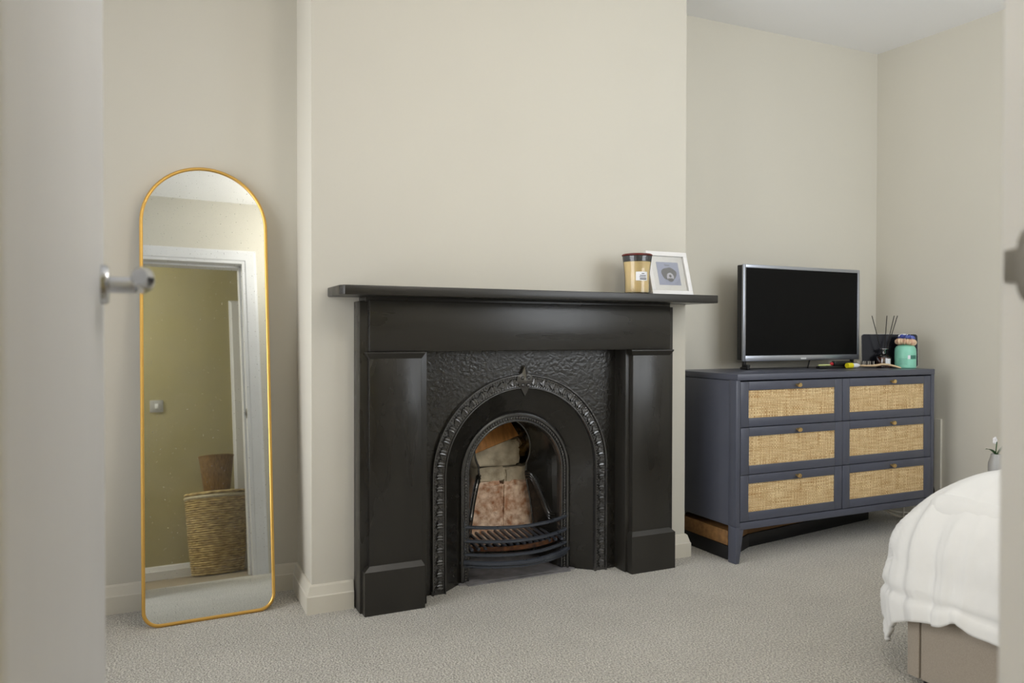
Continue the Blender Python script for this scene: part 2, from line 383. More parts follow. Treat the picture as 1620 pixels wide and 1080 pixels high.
struct('wall_left', MB().box(XL - .1, XL, YF, VY0, 0, 2.6).box(XL - .1, XL, VY1, YB, 0, 2.6).box(XL - .1, XL, VY0, VY1, 0, VZ0).box(XL - .1, XL, VY0, VY1, VZ1, 2.6), 'wall', 'beige painted wall at the mirror end of the room', 'wall')
struct('wall_front', MB().box(XL - .1, DX0 - .022, YH, YF, 0, 2.6).box(DX1 + .022, WX0, YH, YF, 0, 2.6).box(DX0 - .022, DX1 + .022, YH, YF, DZ + .022, 2.6).box(WX1, XR, YH, YF, 0, 2.6).box(WX0, WX1, YH, YF, 0, WZ0).box(WX0, WX1, YH, YF, WZ1, 2.6), 'wall', 'beige wall with the doorway the view looks through', 'wall')
struct('wall_hall_far', MB().box(-1.7, 1.7, HY - .1, HY, 0, 2.6), 'hallwall', 'dim olive hall wall reflected in the mirror', 'wall')
struct('wall_hall_end', MB().box(1.6, 1.7, HY, YH, 0, 2.6), 'hallwall', 'olive end wall of the hall past the baskets', 'wall')
struct('wall_hall_start', MB().box(-1.7, -1.6, HY, YH, 0, 2.6), 'hallwall', 'olive end wall of the hall by the hinge side', 'wall')
struct('wall_hall_near', MB().box(-1.7, XL - .1, YH, YF, 0, 2.6), 'hallwall', 'olive stretch of hall wall next to the bedroom', 'wall')

# skirting boards: plain lower board with a stepped, sloping top
SK = [(0, 0), (.020, 0), (.020, .058), (.017, .062), (.009, .090), (.004, .095), (0, .095)]
def skirting(name, p, q, nrm, label, m='skirt', m0=0., m1=0.):
    """p->q along the wall foot, nrm points into the room; m0/m1 = +1 outer mitre, -1 inner mitre"""
    p = Vector((*p, 0)); q = Vector((*q, 0)); n = Vector((*nrm, 0)); d = (q - p).normalized()
    A = [p + n * u + Vector((0, 0, w)) - d * (u * m0) for u, w in SK]; B = [q + n * u + Vector((0, 0, w)) + d * (u * m1) for u, w in SK]
    k = len(SK); mb = MB(); mb.add(A + B, [(i, (i + 1) % k, k + (i + 1) % k, k + i) for i in range(k)] + [tuple(range(k)), tuple(range(2 * k - 1, k - 1, -1))])
    return struct(name, mb, m, label, 'baseboard')
skirting('baseboard_alcove_mirror', (XL, YB), (BX0, YB), (0, -1), 'cream skirting board behind the leaning mirror', m0=-1, m1=-1)
skirting('baseboard_breast_side', (BX0, YB), (BX0, BY), (-1, 0), 'short cream skirting on the side of the chimney breast', m0=-1, m1=1)
skirting('baseboard_breast_front', (BX0, BY), (.618, BY), (0, -1), 'cream skirting piece between chimney corner and black fireplace', m0=1)
skirting('baseboard_breast_end', (1.925, BY), (BX1, BY), (0, -1), 'cream skirting piece between black fireplace and chest of drawers', m1=1)
skirting('baseboard_breast_return', (BX1, BY), (BX1, YB), (1, 0), 'cream skirting on the chimney side next to the chest', m0=1, m1=-1)
skirting('baseboard_alcove_chest', (BX1, YB), (XR, YB), (0, -1), 'cream skirting behind the chest of drawers', m0=-1, m1=-1)
skirting('baseboard_right', (XR, YB), (XR, YF), (-1, 0), 'cream skirting along the wall beyond the bed', m0=-1, m1=-1)
skirting('baseboard_left', (XL, YF), (XL, YB), (1, 0), 'cream skirting at the mirror end of the room', m0=-1, m1=-1)
skirting('baseboard_hall', (.775, HY), (-1.6, HY), (0, 1), 'grey white skirting of the hall reflected in the mirror', 'white')

# door lining, architraves
mb = MB().box(DX1, DX1 + .022, YH - .012, YF + .012, 0, DZ, .002).box(DX0 - .022, DX0, YH - .012, YF + .012, 0, DZ, .002).box(DX0 - .022, DX1 + .022, YH - .012, YF + .012, DZ, DZ + .022, .002)
mb.box(DX1 - .012, DX1, YH - .005, YF - .043, 0, DZ, .002).box(DX0, DX0 + .012, YH - .005, YF - .048, 0, DZ, .002).box(DX0, DX1, YH - .005, YF - .043, DZ - .012, DZ, .002)
struct('trim_1', mb, 'white', 'white door lining with stop around the doorway in the foreground', 'door frame')
AR = [(0, 0), (0, .010), (.012, .012), (.018, .018), (.070, .018), (.080, .012), (.088, .010), (.090, 0)]
def architrave(name, y, sgn, label, x0=DX0 - .006, x1=DX1 + .006, zt=DZ + .006, m='white'):
    def pt(u, w, side, top):
        x = x1 + u if side > 0 else x0 - u
        return Vector((x, y + sgn * w, (zt + u) if top else 0))
    rows = [[pt(u, w, 1, False) for u, w in AR], [pt(u, w, 1, True) for u, w in AR], [pt(u, w, -1, True) for u, w in AR], [pt(u, w, -1, False) for u, w in AR]]
    mb = MB(); k = len(AR)
    for a, b in zip(rows, rows[1:]):
        mb.add(a + b, [(i, (i + 1) % k, k + (i + 1) % k, k + i) for i in range(k)])
    return struct(name, mb, m, label, 'door frame')
architrave('trim_2', YF, 1, 'white moulded architrave around the doorway, seen in the mirror')
architrave('trim_3', YH, -1, 'white moulded architrave on the hall side of the doorway')
architrave('trim_4', HY, 1, 'white architrave of another doorway off the hall', x0=.87, x1=1.45, zt=1.98)
struct('door_2', MB().box(.87, 1.45, HY - .03, HY + .012, .005, 1.98, .002), 'white', 'closed white door across the hall', 'door')

# open bedroom door, hinged at the doorway's near side
t = Thing('door_1', 'open white flush door with chrome lever at the near edge of the view', 'door', (DX0 - .002, YF + .02, 0), kind='structure')
t.part('door_leaf', MB().box(DX0 - .042, DX0 - .002, YF + .012, YF + .764, .008, DZ - .004, .002), 'white')
hy, hz, hx = YF + .764 - .062, 1.013, DX0 - .002
hd = t.part('door_handle', MB().lathe([(.0, 0), (.026, 0), (.026, .006), (.024, .009), (.011, .010), (.011, .040), (.0, .040)], (hx, hy, hz), 28, Matrix.Rotation(PI / 2, 3, 'Y')), 'chrome')
t.part('lever', MB().tube([(hx + .040, hy + .006, hz), (hx + .049, hy - .004, hz), (hx + .052, hy - .025, hz + .001), (hx + .052, hy - .06, hz + .003), (hx + .050, hy - .105, hz + .004), (hx + .047, hy - .118, hz + .004)], [.010, .0115, .0115, .012, .0135, .009], 14), 'chrome', hd)
for z in (.22, 1.05, 1.78):
    t.part('hinge', MB().tube([(DX0 - .003, YF + .006, z - .04), (DX0 - .003, YF + .006, z + .04)], .004, 10), 'steel')

# strike plate on the lining
sx = DX1 - .0005; sy = YF - .012; sz = 1.012
t = Thing('strike_plate', 'small steel strike plate with latch recess on the white door lining', 'strike plate', (sx, sy, sz))
pl = [(-.018, -.031), (.004, -.031), (.008, -.022), (.008, -.016), (.020, -.014), (.020, .014), (.008, .016), (.008, .022), (.004, .031), (-.018, .031)]
t.part('plate', MB().prism(pl, lambda u, v, w: (sx - w, sy + u, sz + v), -.001, .0018, .0004), 'steel')
t.part('latch_recess', MB().box(sx - .0022, sx - .0012, sy - .016, sy - .004, sz - .012, sz + .012), 'black')
t.part('recess_lining', MB().box(sx - .0026, sx - .0020, sy - .014, sy - .006, sz - .004, sz + .003), 'latchred')
for d in (-.0225, .0225):
    t.part('screw', MB().sphere((sx - .0018, sy - .007, sz + d), .0034, 10, 6, (.4, 1, 1)), 'chrome')

# sash window above the bed
t = Thing('window_1', 'white sash window in the wall above the bed', 'window', ((WX0 + WX1) / 2, YH + .04, WZ0), kind='structure')
mb = MB(); zm = (WZ0 + WZ1) / 2; wa, wb = YH + .012, YH + .060
for a, b in ((WX0, WX0 + .045), (WX1 - .045, WX1)): mb.box(a, b, wa, wb, WZ0, WZ1, .003)
for a, b in ((WZ0, WZ0 + .06), (WZ1 - .05, WZ1), (zm - .022, zm + .022)): mb.box(WX0 + .045, WX1 - .045, wa, wb, a, b, .003)
t.part('window_frame', mb, 'white')
for a, b in ((WZ0 + .06, zm - .022), (zm + .022, WZ1 - .05)):
    t.part('window_pane', MB().box(WX0 + .045, WX1 - .045, YH + .034, YH + .038, a, b), 'pane')
t.part('window_sill', MB().box(WX0 - .05, WX1 + .05, YF - .03, YF + .05, WZ0 - .03, WZ0, .005), 'white')

t = Thing('fill_window', 'unseen tall white sash window added at the mirror end for fill light', 'window', (XL - .06, (VY0 + VY1) / 2, VZ0), kind='structure')  # added window, never in view, to brighten the mirror alcove and chimney side
mb = MB(); zm = (VZ0 + VZ1) / 2; wa, wb = XL - .088, XL - .040
for a, b in ((VY0, VY0 + .045), (VY1 - .045, VY1)): mb.box(wa, wb, a, b, VZ0, VZ1, .003)
for a, b in ((VZ0, VZ0 + .06), (VZ1 - .05, VZ1), (zm - .022, zm + .022)): mb.box(wa, wb, VY0 + .045, VY1 - .045, a, b, .003)
t.part('window_frame', mb, 'white')
for a, b in ((VZ0 + .06, zm - .022), (zm + .022, VZ1 - .05)):
    t.part('window_pane', MB().box(XL - .066, XL - .062, VY0 + .045, VY1 - .045, a, b), 'pane')
t.part('window_sill', MB().box(XL - .03, XL + .05, VY0 - .05, VY1 + .05, VZ0 - .03, VZ0, .005), 'white')

# slim boxed-in cable run on the right wall
struct('trim_5', MB().box(XR - .012, XR + .001, 2.50, 2.535, .095, .525, .002), 'wall', 'slim cream cable trunking rising beside the chest of drawers', 'trunking')

# added globe lamp, out of view, that evens out the room light
LX, LY = 1.05, 0.86
t = Thing('fill_lamp', 'round white globe lamp added out of view near the doorway as fill light', 'lamp', (LX, LY, 2.455))
t.part('ceiling_rose', MB().lathe([(0, 2.460), (.06, 2.460), (.055, 2.44), (.012, 2.432), (0, 2.432)], (LX, LY, 0), 24), 'white')
t.part('cord', MB().tube([(LX, LY, 2.435), (LX, LY, 2.20)], .003, 8), 'white')
t.part('lamp_globe', MB().sphere((LX, LY, 2.09), .115, 28, 16), 'bulb')
l = bpy.data.lights.new('fill_light', 'POINT'); l.energy = FILL_LAMP_W; l.color = WARM; l.shadow_soft_size = .13
lo = bpy.data.objects.new('fill_light', l); COL.objects.link(lo); lo.parent = t.o; lo.location = (0, 0, 2.09 - 2.455)

# ------------------------------------------------------------------ fireplace surround
t = Thing('fireplace_surround', 'black painted wooden fireplace surround with long mantel shelf', 'fireplace', (1.27, 2.55, 0))
# mantel shelf with small clipped front corners
MZ0, MZ1 = 1.073, 1.104
pl = [(.532, BY), (.532, 2.425), (.545, 2.402), (2.047, 2.402), (2.055, 2.410), (2.055, BY)]
t.part('mantel_shelf', MB().prism(pl, lambda u, v, w: (u, v, w), MZ0, MZ1, .0025), 'blackwoodh')
t.part('shelf_bed_mould', MB().box(.640, 1.895, 2.512, BY, 1.056, MZ0, .001), 'blackwoodh')
mbL = MB().box(.622, .860, 2.522, BY, 0, 1.058, .002); t.part('back_board', mbL, 'blackwood')
mbR = MB().box(1.687, 1.917, 2.522, BY, 0, 1.058, .002); t.part('back_board', mbR, 'blackwood')
t.part('header_board', MB().box(.860, 1.687, 2.53, BY, .887, 1.058), 'blackwoodh')
t.part('frieze', MB().box(.650, 1.886, 2.498, 2.53, .887, 1.060, .0025), 'blackwoodh')
def chamfer_block(x0, x1, y, z0, z1, x2, x3, y2, z2):
    """block x0..x1 with front y from z0 to z1, then sloping to x2..x3, y2 at z2 (z2 above or below)"""
    yb = 2.525
    v = [(x0, yb, z0), (x0, y, z0), (x1, y, z0), (x1, yb, z0), (x0, yb, z1), (x0, y, z1), (x1, y, z1), (x1, yb, z1), (x2, yb, z2), (x2, y2, z2), (x3, y2, z2), (x3, yb, z2)]
    f = [(0, 1, 2, 3), (0, 1, 5, 4), (1, 2, 6, 5), (2, 3, 7, 6), (4, 5, 9, 8), (5, 6, 10, 9), (6, 7, 11, 10), (8, 9, 10, 11), (0, 4, 7, 3), (4, 8, 11, 7)]
    b = bmesh.new(); vs = [b.verts.new(p) for p in v]
    for q in f: b.faces.new([vs[i] for i in q])
    bmesh.ops.bevel(b, geom=[e for e in b.edges if e.calc_face_angle(0) > .4], offset=.0012, segments=2, affect='EDGES')
    return MB().bm(b)
for (a, b_, pa, pb, ca, cb) in ((.630, .842, .650, .833, .638, .842), (1.697, 1.906, 1.707, 1.886, 1.692, 1.895)):
    t.part('pilaster', MB().box(pa, pb, 2.500, 2.53, .155, .872, .002), 'blackwood')
    t.part('plinth_block', chamfer_block(a, b_, 2.487, 0, .147, pa, pb, 2.4995, .164), 'blackwood')
    t.part('capital', chamfer_block(ca, cb, 2.485, .886, .881, pa, pb, 2.4995, .863), 'blackwoodh')

# ------------------------------------------------------------------ cast iron insert
XC, ZS = 1.272, 0.424
XI, ZI = 1.278, 0.405
def arch(r, cx, cz, n=64, z0=0.0, legs=8):
    p = [(cx - r, z0 + (cz - z0) * i / legs) for i in range(legs)]
    p += [(cx - r * math.cos(PI * i / n), cz + r * math.sin(PI * i / n)) for i in range(n + 1)]
    p += [(cx + r, cz - (cz - z0) * (i + 1) / legs) for i in range(legs)]
    return p
def row(P, y): return [Vector((x, y, z)) for x, z in P]
t = Thing('fireplace_insert', 'black cast iron arched fireplace insert with beaded and leafy border', 'fireplace', (XC, 2.6, 0))
A1 = arch(.366, XC, ZS)
# plate round the arch
mb = MB(); inner = row(A1, 2.598)
def clampbox(x, z):
    dx, dz = x - XC, z - .30
    s = min((.430 / abs(dx)) if abs(dx) > 1e-6 else 99, ((.592 if dz > 0 else .30) / abs(dz)) if abs(dz) > 1e-6 else 99)
    return Vector((XC + dx * s, 2.598, .30 + dz * s))
outer = [clampbox(p.x, p.z) for p in inner]
for q in outer: q.z = max(q.z, 0)
# insert exact corners by snapping the nearest samples
for cx_, cz_ in ((XC - .430, .892), (XC + .430, .892)):
    k = min(range(len(outer)), key=lambda i: (outer[i].x - cx_) ** 2 + (outer[i].z - cz_) ** 2); outer[k] = Vector((cx_, 2.598, cz_))
for i in list(range(0, 8)): outer[i] = Vector((XC - .430, 2.598, inner[i].z))
for i in range(1, 9): outer[-i] = Vector((XC + .430, 2.598, inner[-i].z))
mb.strip(inner, outer)
mb.strip([p + Vector((0, .03, 0)) for p in inner], [p + Vector((0, .03, 0)) for p in outer])
plate = t.part('face_plate', mb, 'ironplate')
# outer border: raised rims and flat ground, swept profile across the band
prof = [(.372, 2.598), (.372, 2.588), (.369, 2.582), (.364, 2.582), (.361, 2.589), (.345, 2.591), (.330, 2.591), (.323, 2.589), (.321, 2.584), (.317, 2.584), (.315, 2.590), (.315, 2.604)]
mb = MB()
rows = [row(arch(r, XC, ZS), y) for r, y in prof]
for a, b in zip(rows, rows[1:]): mb.strip(a, b)
border = t.part('border_moulding', mb, 'ironorn')
def along(r, cx, cz, pitch, z0=0.012):
    """points with tangents, evenly spaced along an arch with straight legs"""
    Lg = cz - z0; tot = 2 * Lg + PI * r; n = int(tot / pitch); out = []
    for i in range(n + 1):
        s = tot * i / n
        if s < Lg: out.append((cx - r, z0 + s, PI / 2))
        elif s < Lg + PI * r:
            a = (s - Lg) / r; out.append((cx - r * math.cos(a), cz + r * math.sin(a), PI / 2 - a))
        else: out.append((cx + r, cz - (s - Lg - PI * r), -PI / 2))
    return out
def beads(r, cx, cz, y, br, pitch):
    mb = MB()
    for x, z, a in along(r, cx, cz, pitch): mb.sphere((x, y, z), br, 6, 5, (1, .8, 1))
    return mb
for r in (.3565, .3275):
    t.part('bead_row', beads(r, XC, ZS, 2.5885, .0036, .0105), 'ironorn', border, kind='stuff')
# acanthus leaves along the border, one mesh shared
def leaf_mesh():
    mb = MB(); L = .044; W = .0125
    pts = [(0, 0, .001), (.22, .55, .006), (.36, 1.05, .008), (.46, .55, .010), (.60, .92, .008), (.70, .45, .009), (.84, .55, .006), (1, 0, .001)]
    top = [(x * L - L / 2, w * W, -h) for x, w, h in pts]; bot = [(x * L - L / 2, -w * W, -h) for x, w, h in pts]
    mid = [(x * L - L / 2, 0, -h - (-.004 if i % 2 else .003)) for i, (x, w, h) in enumerate(pts)]
    v = top + mid + bot; n = len(pts); f = []
    for i in range(n - 1): f += [(i, i + 1, n + i + 1, n + i), (n + i, n + i + 1, 2 * n + i + 1, 2 * n + i)]
    # rim down to the ground
    ring = top + [bot[i] for i in range(n - 2, 0, -1)]
    v += ring + [(x, y, .003) for x, y, z in ring]; o = 3 * n; k = len(ring)
    f += [(o + i, o + (i + 1) % k, o + k + (i + 1) % k, o + k + i) for i in range(k)]
    mb.add([Vector((x, z, y)) for x, y, z in v], f)    # x along the band, y depth, z across
    return mb.mesh('border_leaf', MT['ironorn'], ang=25)
LM = leaf_mesh()
for i, (x, z, a) in enumerate(along(.342, XC, ZS, .0435, .03)):
    if abs(x - XC) < .022 and z > .6: continue
    o = link('border_leaf', LM, t.o); o.location = (x - XC, 2.5895 - 2.6, z); o.rotation_euler = (0, -a, 0)
    o.scale = (1, 1, 1 if i % 2 else -1)
# finial at the crown
mb = MB(); fz = ZS + .345; fy = 2.586
dia = [(0, .058), (.012, .030), (.030, .020), (.034, .0), (.020, -.020), (.012, -.036), (.0, -.058), (-.012, -.036), (-.020, -.020), (-.034, 0), (-.030, .020), (-.012, .030)]
c0 = Vector((XC, fy - .016, fz)); ringp = [Vector((XC + u, fy - .004, fz + w)) for u, w in dia]; base = [Vector((XC + u, fy + .008, fz + w)) for u, w in dia]
mb.add([c0] + ringp, [(0, 1 + i, 1 + (i + 1) % 12) for i in range(12)]); mb.strip(ringp, base, True)
fin = t.part('crown_finial', mb, 'ironorn', smooth=False)
mb = MB()
for u, w in ((-.013, .012), (.013, .012), (-.011, -.016), (.011, -.016)): mb.sphere((XC + u, fy - .010, fz + w), .0075, 10, 6)
t.part('finial_boss', mb, 'ironorn', fin)
# splayed smooth slip between the two borders
mb = MB(); N = 8; rws = []
for j in range(N + 1):
    s = j / N; r = .315 + (.232 - .315) * s; cx = XC + (XI - XC) * s; cz = ZS + (ZI - ZS) * s; y = 2.602 + (2.672 - 2.602) * s
    rws.append(row(arch(r, cx, cz), y))
for a, b in zip(rws, rws[1:]): mb.strip(a, b)
t.part('splayed_slip', mb, 'ironsmooth')
# inner border
prof = [(.236, 2.672), (.234, 2.662), (.228, 2.658), (.222, 2.661), (.219, 2.668), (.210, 2.668), (.204, 2.664), (.200, 2.666), (.198, 2.676), (.198, 2.70)]
mb = MB(); rows = [row(arch(r, XI, ZI), y) for r, y in prof]
for a, b in zip(rows, rows[1:]): mb.strip(a, b)
ib = t.part('inner_border', mb, 'ironorn')
t.part('rope_bead_row', beads(.214, XI, ZI, 2.6645, .0052, .0115), 'ironorn', ib, kind='stuff')
# cheeks: loft from the inner arch back to the keyhole-shaped fireback opening
def keyhole(n):
    """outline with the same sampling as arch(): round head, pinched waist, flared foot"""
    cx, cz, R = 1.288, .478, .126
    half = [(.148, .03), (.146, .10), (.138, .18), (.126, .26), (.112, .325), (.104, .368), (.108, .402)]
    p = [(cx - a, b) for a, b in half]
    a0 = -.58
    k = n - 2 * len(half)
    for i in range(k):
        a = (PI - a0) + (2 * a0 - PI) * i / (k - 1); p.append((cx + R * math.cos(a), cz + R * math.sin(a)))
    p += [(cx + a, b) for a, b in half[::-1]]
    return p
ar = arch(.198, XI, ZI, 64); kh = keyhole(len(ar))
# resample the keyhole by arc length so that the loft does not twist
def resamp(P, n):
    d = [0]
    for a, b in zip(P, P[1:]): d.append(d[-1] + math.hypot(b[0] - a[0], b[1] - a[1]))
    out = []; j = 0
    for i in range(n):
        s = d[-1] * i / (n - 1)
        while j < len(P) - 2 and d[j + 1] < s: j += 1
        u = (s - d[j]) / max(1e-9, d[j + 1] - d[j]); out.append((P[j][0] + (P[j + 1][0] - P[j][0]) * u, P[j][1] + (P[j + 1][1] - P[j][1]) * u))
    return out
nn = 96
ar = resamp(ar, nn); kh = resamp(kh, nn)
mb = MB(); rws = []
for j in range(9):
    s = j / 8; rws.append([Vector((a[0] + (b[0] - a[0]) * s ** .8, 2.70 + .12 * s, a[1] + (b[1] - a[1]) * s ** .8)) for a, b in zip(ar, kh)])
for a, b in zip(rws, rws[1:]): mb.strip(a, b)
t.part('fire_cheek', mb, 'ironsmooth')
t.part('keyhole_rim', MB().tube([Vector((x, 2.82, z)) for x, z in kh], .0045, 8), 'ironorn')
# serpentine ribs on the cheeks, following their surface
def cheek(i, s): 
    a, b = ar[i], kh[i]; k = s ** .8
    return Vector((a[0] + (b[0] - a[0]) * k, 2.70 + .12 * s, a[1] + (b[1] - a[1]) * k))
for side in (-1, 1):
    rng = range(2, nn // 2 - 12) if side < 0 else range(nn // 2 + 12, nn - 2)
    mb = MB()
    for k in range(3):
        pts = []
        for i in range(17):
            u = i / 16; s_ = .97 - .94 * u; uu = max(0., min(1., (u - .12) / .72)); zt_ = .374 - .162 * (uu * uu * (3 - 2 * uu)) - k * .0115
            j = min(rng, key=lambda q: abs(cheek(q, s_).z - zt_)); p = cheek(j, s_); q = cheek(j + (1 if cheek(j, s_).z > zt_ else -1) * side, s_)
            w = 0 if abs(q.z - p.z) < 1e-6 else max(0, min(1, (zt_ - p.z) / (q.z - p.z))); p = p.lerp(q, w)
            pts.append(p + Vector((-side * .003, -.003, 0)))
        mb.tube(pts, .0064, 8)
    t.part('serpentine_rib', mb, 'ironsmooth')
# curved bars of the grate
def bow(z, depth, n=24, x0=1.056, x1=1.508, y=2.676):
    return [Vector((x0 + (x1 - x0) * i / n, y - depth * (1 - (2 * i / n - 1) ** 2), z)) for i in range(n + 1)]
for z in (.213, .160, .108):
    t.part('grate_bar', MB().tube(bow(z, .085), 1, 12, flat=(.017, .012)), 'gratebar')
t.part('bottom_rail', MB().tube(bow(.080, .098, x0=1.048, x1=1.514), 1, 12, flat=(.022, .018)).tube(bow(.066, .090, x0=1.05, x1=1.512), 1, 12, flat=(.014, .014)), 'gratebar')
for x in (1.060, 1.503):
    t.part('grate_upright', MB().box(x - .008, x + .008, 2.666, 2.690, .055, .235, .003), 'gratebar')
# slatted bottom of the fire basket
slat = MB().box(-.0055, .0055, -.085, .085, -.005, .005, .0015).mesh('grate_slat', MT['gratebar'])
for i in range(15):
    o = link('grate_slat', slat, t.o); o.location = (1.085 + i * .0278 - XC, 2.735 - 2.6, .135); o.rotation_euler = (math.radians(6), 0, math.radians(0))
t.part('slat_carrier', MB().tube(bow(.121, .070, x0=1.075, x1=1.49, y=2.70), 1, 10, flat=(.010, .018)), 'rust')

# ------------------------------------------------------------------ firebox behind the insert
t = Thing('firebox', 'rough old firebricks and sooty flue inside the black fireplace arch', 'firebox', (1.27, 2.88, 0))
def rough(mb, amp, sc, seed):
    o = Vector((seed * 3.1, seed * 1.7, seed * .9))
    mb.v = [p + Vector([mnoise.noise((p + o) * sc + Vector((k * 11., 0, 0))) for k in range(3)]) * amp + Vector([mnoise.noise((p + o) * sc * 3 + Vector((k * 7., 5, 0))) for k in range(3)]) * amp * .5 for p in mb.v]
    return mb
def block(x0, x1, y0, y1, z0, z1, amp=.006, sc=24, seed=1, cuts=10, skew=None):
    b = bmesh.new(); bmesh.ops.create_cube(b, size=1)
    bmesh.ops.bevel(b, geom=b.edges[:], offset=.06, segments=2, affect='EDGES')
    bmesh.ops.subdivide_edges(b, edges=b.edges[:], cuts=cuts if cuts < 4 else 4, use_grid_fill=True)
    for v in b.verts:
        p = Vector((x0 + (v.co.x + .5) * (x1 - x0), y0 + (v.co.y + .5) * (y1 - y0), z0 + (v.co.z + .5) * (z1 - z0)))
        v.co = skew(p) if skew else p
    return rough(MB().bm(b), amp, sc, seed)
t.part('brick', block(1.145, 1.305, 2.855, 2.95, .075, .335, .014, 24, 1), 'brick')
t.part('brick', block(1.302, 1.452, 2.858, 2.95, .080, .330, .014, 24, 2), 'brick')
t.part('brick', block(1.06, 1.148, 2.850, 2.95, .06, .345, .007, 26, 3), 'brick')
t.part('stone', block(1.08, 1.325, 2.868, 2.96, .335, .392, .006, 26, 4), 'stone')
t.part('stone', block(1.318, 1.462, 2.870, 2.96, .322, .388, .006, 26, 5), 'stone')
def sk(p):
    u = (p.x - 1.14) / .25; p = p.copy(); p.z += max(0, (p.z - .40)) * (u * .35 - .1); return p
t.part('stone', block(1.13, 1.392, 2.875, 2.97, .396, .486, .005, 26, 6, skew=sk), 'stone')
t.part('hearth_slab', block(1.03, 1.53, 2.625, 2.95, -.03, .006, .002, 30, 7), 'hearth')
mb = MB().box(FX0 - .05, FX0 + .02, 2.83, 3.10, 0, .85).box(FX1 - .02, FX1 + .05, 2.83, 3.10, 0, .85).box(FX0 - .05, FX1 + .05, 3.06, 3.10, 0, .85).box(FX0 - .05, FX1 + .05, 2.83, 3.10, .80, .85)
t.part('flue_wall', mb, 'soot', smooth=False)
b = MB().box(-.17, .17, -.004, .004, -.09, .09, .001)
Rm = Matrix.Translation((1.20, 2.925, .535)) @ Matrix.Rotation(math.radians(-18), 4, 'Y') @ Matrix.Rotation(math.radians(-38), 4, 'X')
b.v = [Rm @ p for p in b.v]; t.part('flue_board', b, 'flueboard')
b = MB().box(-.07, .07, -.003, .003, -.07, .07, .001)
Rm = Matrix.Translation((1.15, 2.905, .505)) @ Matrix.Rotation(math.radians(-30), 4, 'Y') @ Matrix.Rotation(math.radians(-30), 4, 'X')
b.v = [Rm @ p for p in b.v]; t.part('flue_board', b, 'flueboard')
b = bmesh.new(); bmesh.ops.create_icosphere(b, subdivisions=4, radius=1)
for v in b.verts:
    d = 1 + .35 * mnoise.noise(v.co * 2.3) + .2 * mnoise.noise(v.co * 6)
    v.co = Vector((1.415 + v.co.x * .075 * d, 2.93 + v.co.y * .05 * d, .485 + v.co.z * .065 * d))
t.part('crumpled_film', MB().bm(b), 'foil')

# ------------------------------------------------------------------ arched leaning mirror
tilt, yawm = math.radians(7.0), math.radians(2.05)
rot = Matrix.Rotation(yawm, 3, 'Z') @ Matrix.Rotation(-tilt, 3, 'X')
t = Thing('floor_mirror', 'tall arched floor mirror in a thin gold frame leaning on the alcove wall', 'mirror', (0.165, 2.6785, 0.001), rot)
HW, HT, RB = .207, 1.540, .055
def mirror_outline(ins, n=40):
    hw = HW - ins; top = HT - ins; r = hw; rb = max(.005, RB - ins); z0 = ins; p = []
    for i in range(13):
        a = PI + PI / 2 * i / 12; p.append((-hw + rb + rb * math.cos(a), z0 + rb + rb * math.sin(a)))
    for i in range(13):
        a = -PI / 2 + PI / 2 * i / 12; p.append((hw - rb + rb * math.cos(a), z0 + rb + rb * math.sin(a)))
    for i in range(1, 8): p.append((hw, z0 + rb + (top - r - z0 - rb) * i / 8))
    for i in range(n + 1):
        a = PI * i / n; p.append((r * math.cos(a), top - r + r * math.sin(a)))
    for i in range(7, 0, -1): p.append((-hw, z0 + rb + (top - r - z0 - rb) * i / 8))
    return p
def mrow(ins, y): return [Vector((x, y, z)) for x, z in mirror_outline(ins)]
# local +y points into the wall; front of the frame at y=0
mb = MB(); prof = [(0, .024), (0, .004), (.002, .001), (.005, 0), (.008, .0005), (.0105, .003), (.011, .007)]
rows = [mrow(a, b) for a, b in prof]
for a, b in zip(rows, rows[1:]): mb.strip(a, b, True)
t.part('mirror_frame', mb, 'gold', local=True)
g = mrow(.0105, .006); t.part('mirror_glass', MB().add(g, [tuple(range(len(g)))]), 'mirror', local=True, smooth=False)
g = mrow(0, .023); t.part('mirror_backing', MB().add(g, [tuple(range(len(g)))]), 'black', local=True, smooth=False)

# ------------------------------------------------------------------ chest of drawers
CX0, CX1, CY, CB = 2.157, 3.377, 2.415, 2.835
t = Thing('chest_of_drawers', 'charcoal blue chest of six rattan fronted drawers with brass knobs', 'chest of drawers', ((CX0 + CX1) / 2, 2.62, 0))
t.part('top', MB().box(CX0 + .004, CX1 - .001, CY - .003, CB, .757, .783, .0025), 'chest')
for x0, x1 in ((CX0, CX0 + .022), (CX1 - .022, CX1)):
    t.part('corner_post', MB().box(x0, x1, CY, CY + .045, .1525, .757, .0015), 'chest')
    t.part('corner_post', MB().box(x0, x1, CB - .045, CB, .1525, .757, .0015), 'chest')
    t.part('side_panel', MB().box(x0 + .004, x1 - .004, CY + .046, CB - .046, .150, .755, .001), 'chest')
t.part('back_panel', MB().box(CX0 + .02, CX1 - .02, CB - .012, CB - .004, .15, .757), 'chestdark')
t.part('carcass', MB().box(CX0 + .0185, CX1 - .0185, CY + .026, CB - .013, .172, .750), 'chestdark', smooth=False)
t.part('bottom_rail', MB().box(CX0 + .022, CX1 - .022, CY + .002, CY + .030, .138, .168, .0015), 'chest')
for sx_, x in ((1, CX0), (-1, CX1)):
    for y in (CY, CB - .045):
        w0, w1 = .042, .022
        pl = [(x, 0), (x + sx_ * .019, 0), (x + sx_ * w0, .138), (x + sx_ * .0222, .139), (x + sx_ * .0222, .152), (x, .152)]
        t.part('leg', MB().prism(pl, lambda u, v, w: (u, w, v), y, y + .045, .0012), 'chest')
cols = [(2.1815, 2.7645), (2.7675, 3.3525)]
rowsz = [(.563, .751), (.366, .560), (.172, .363)]
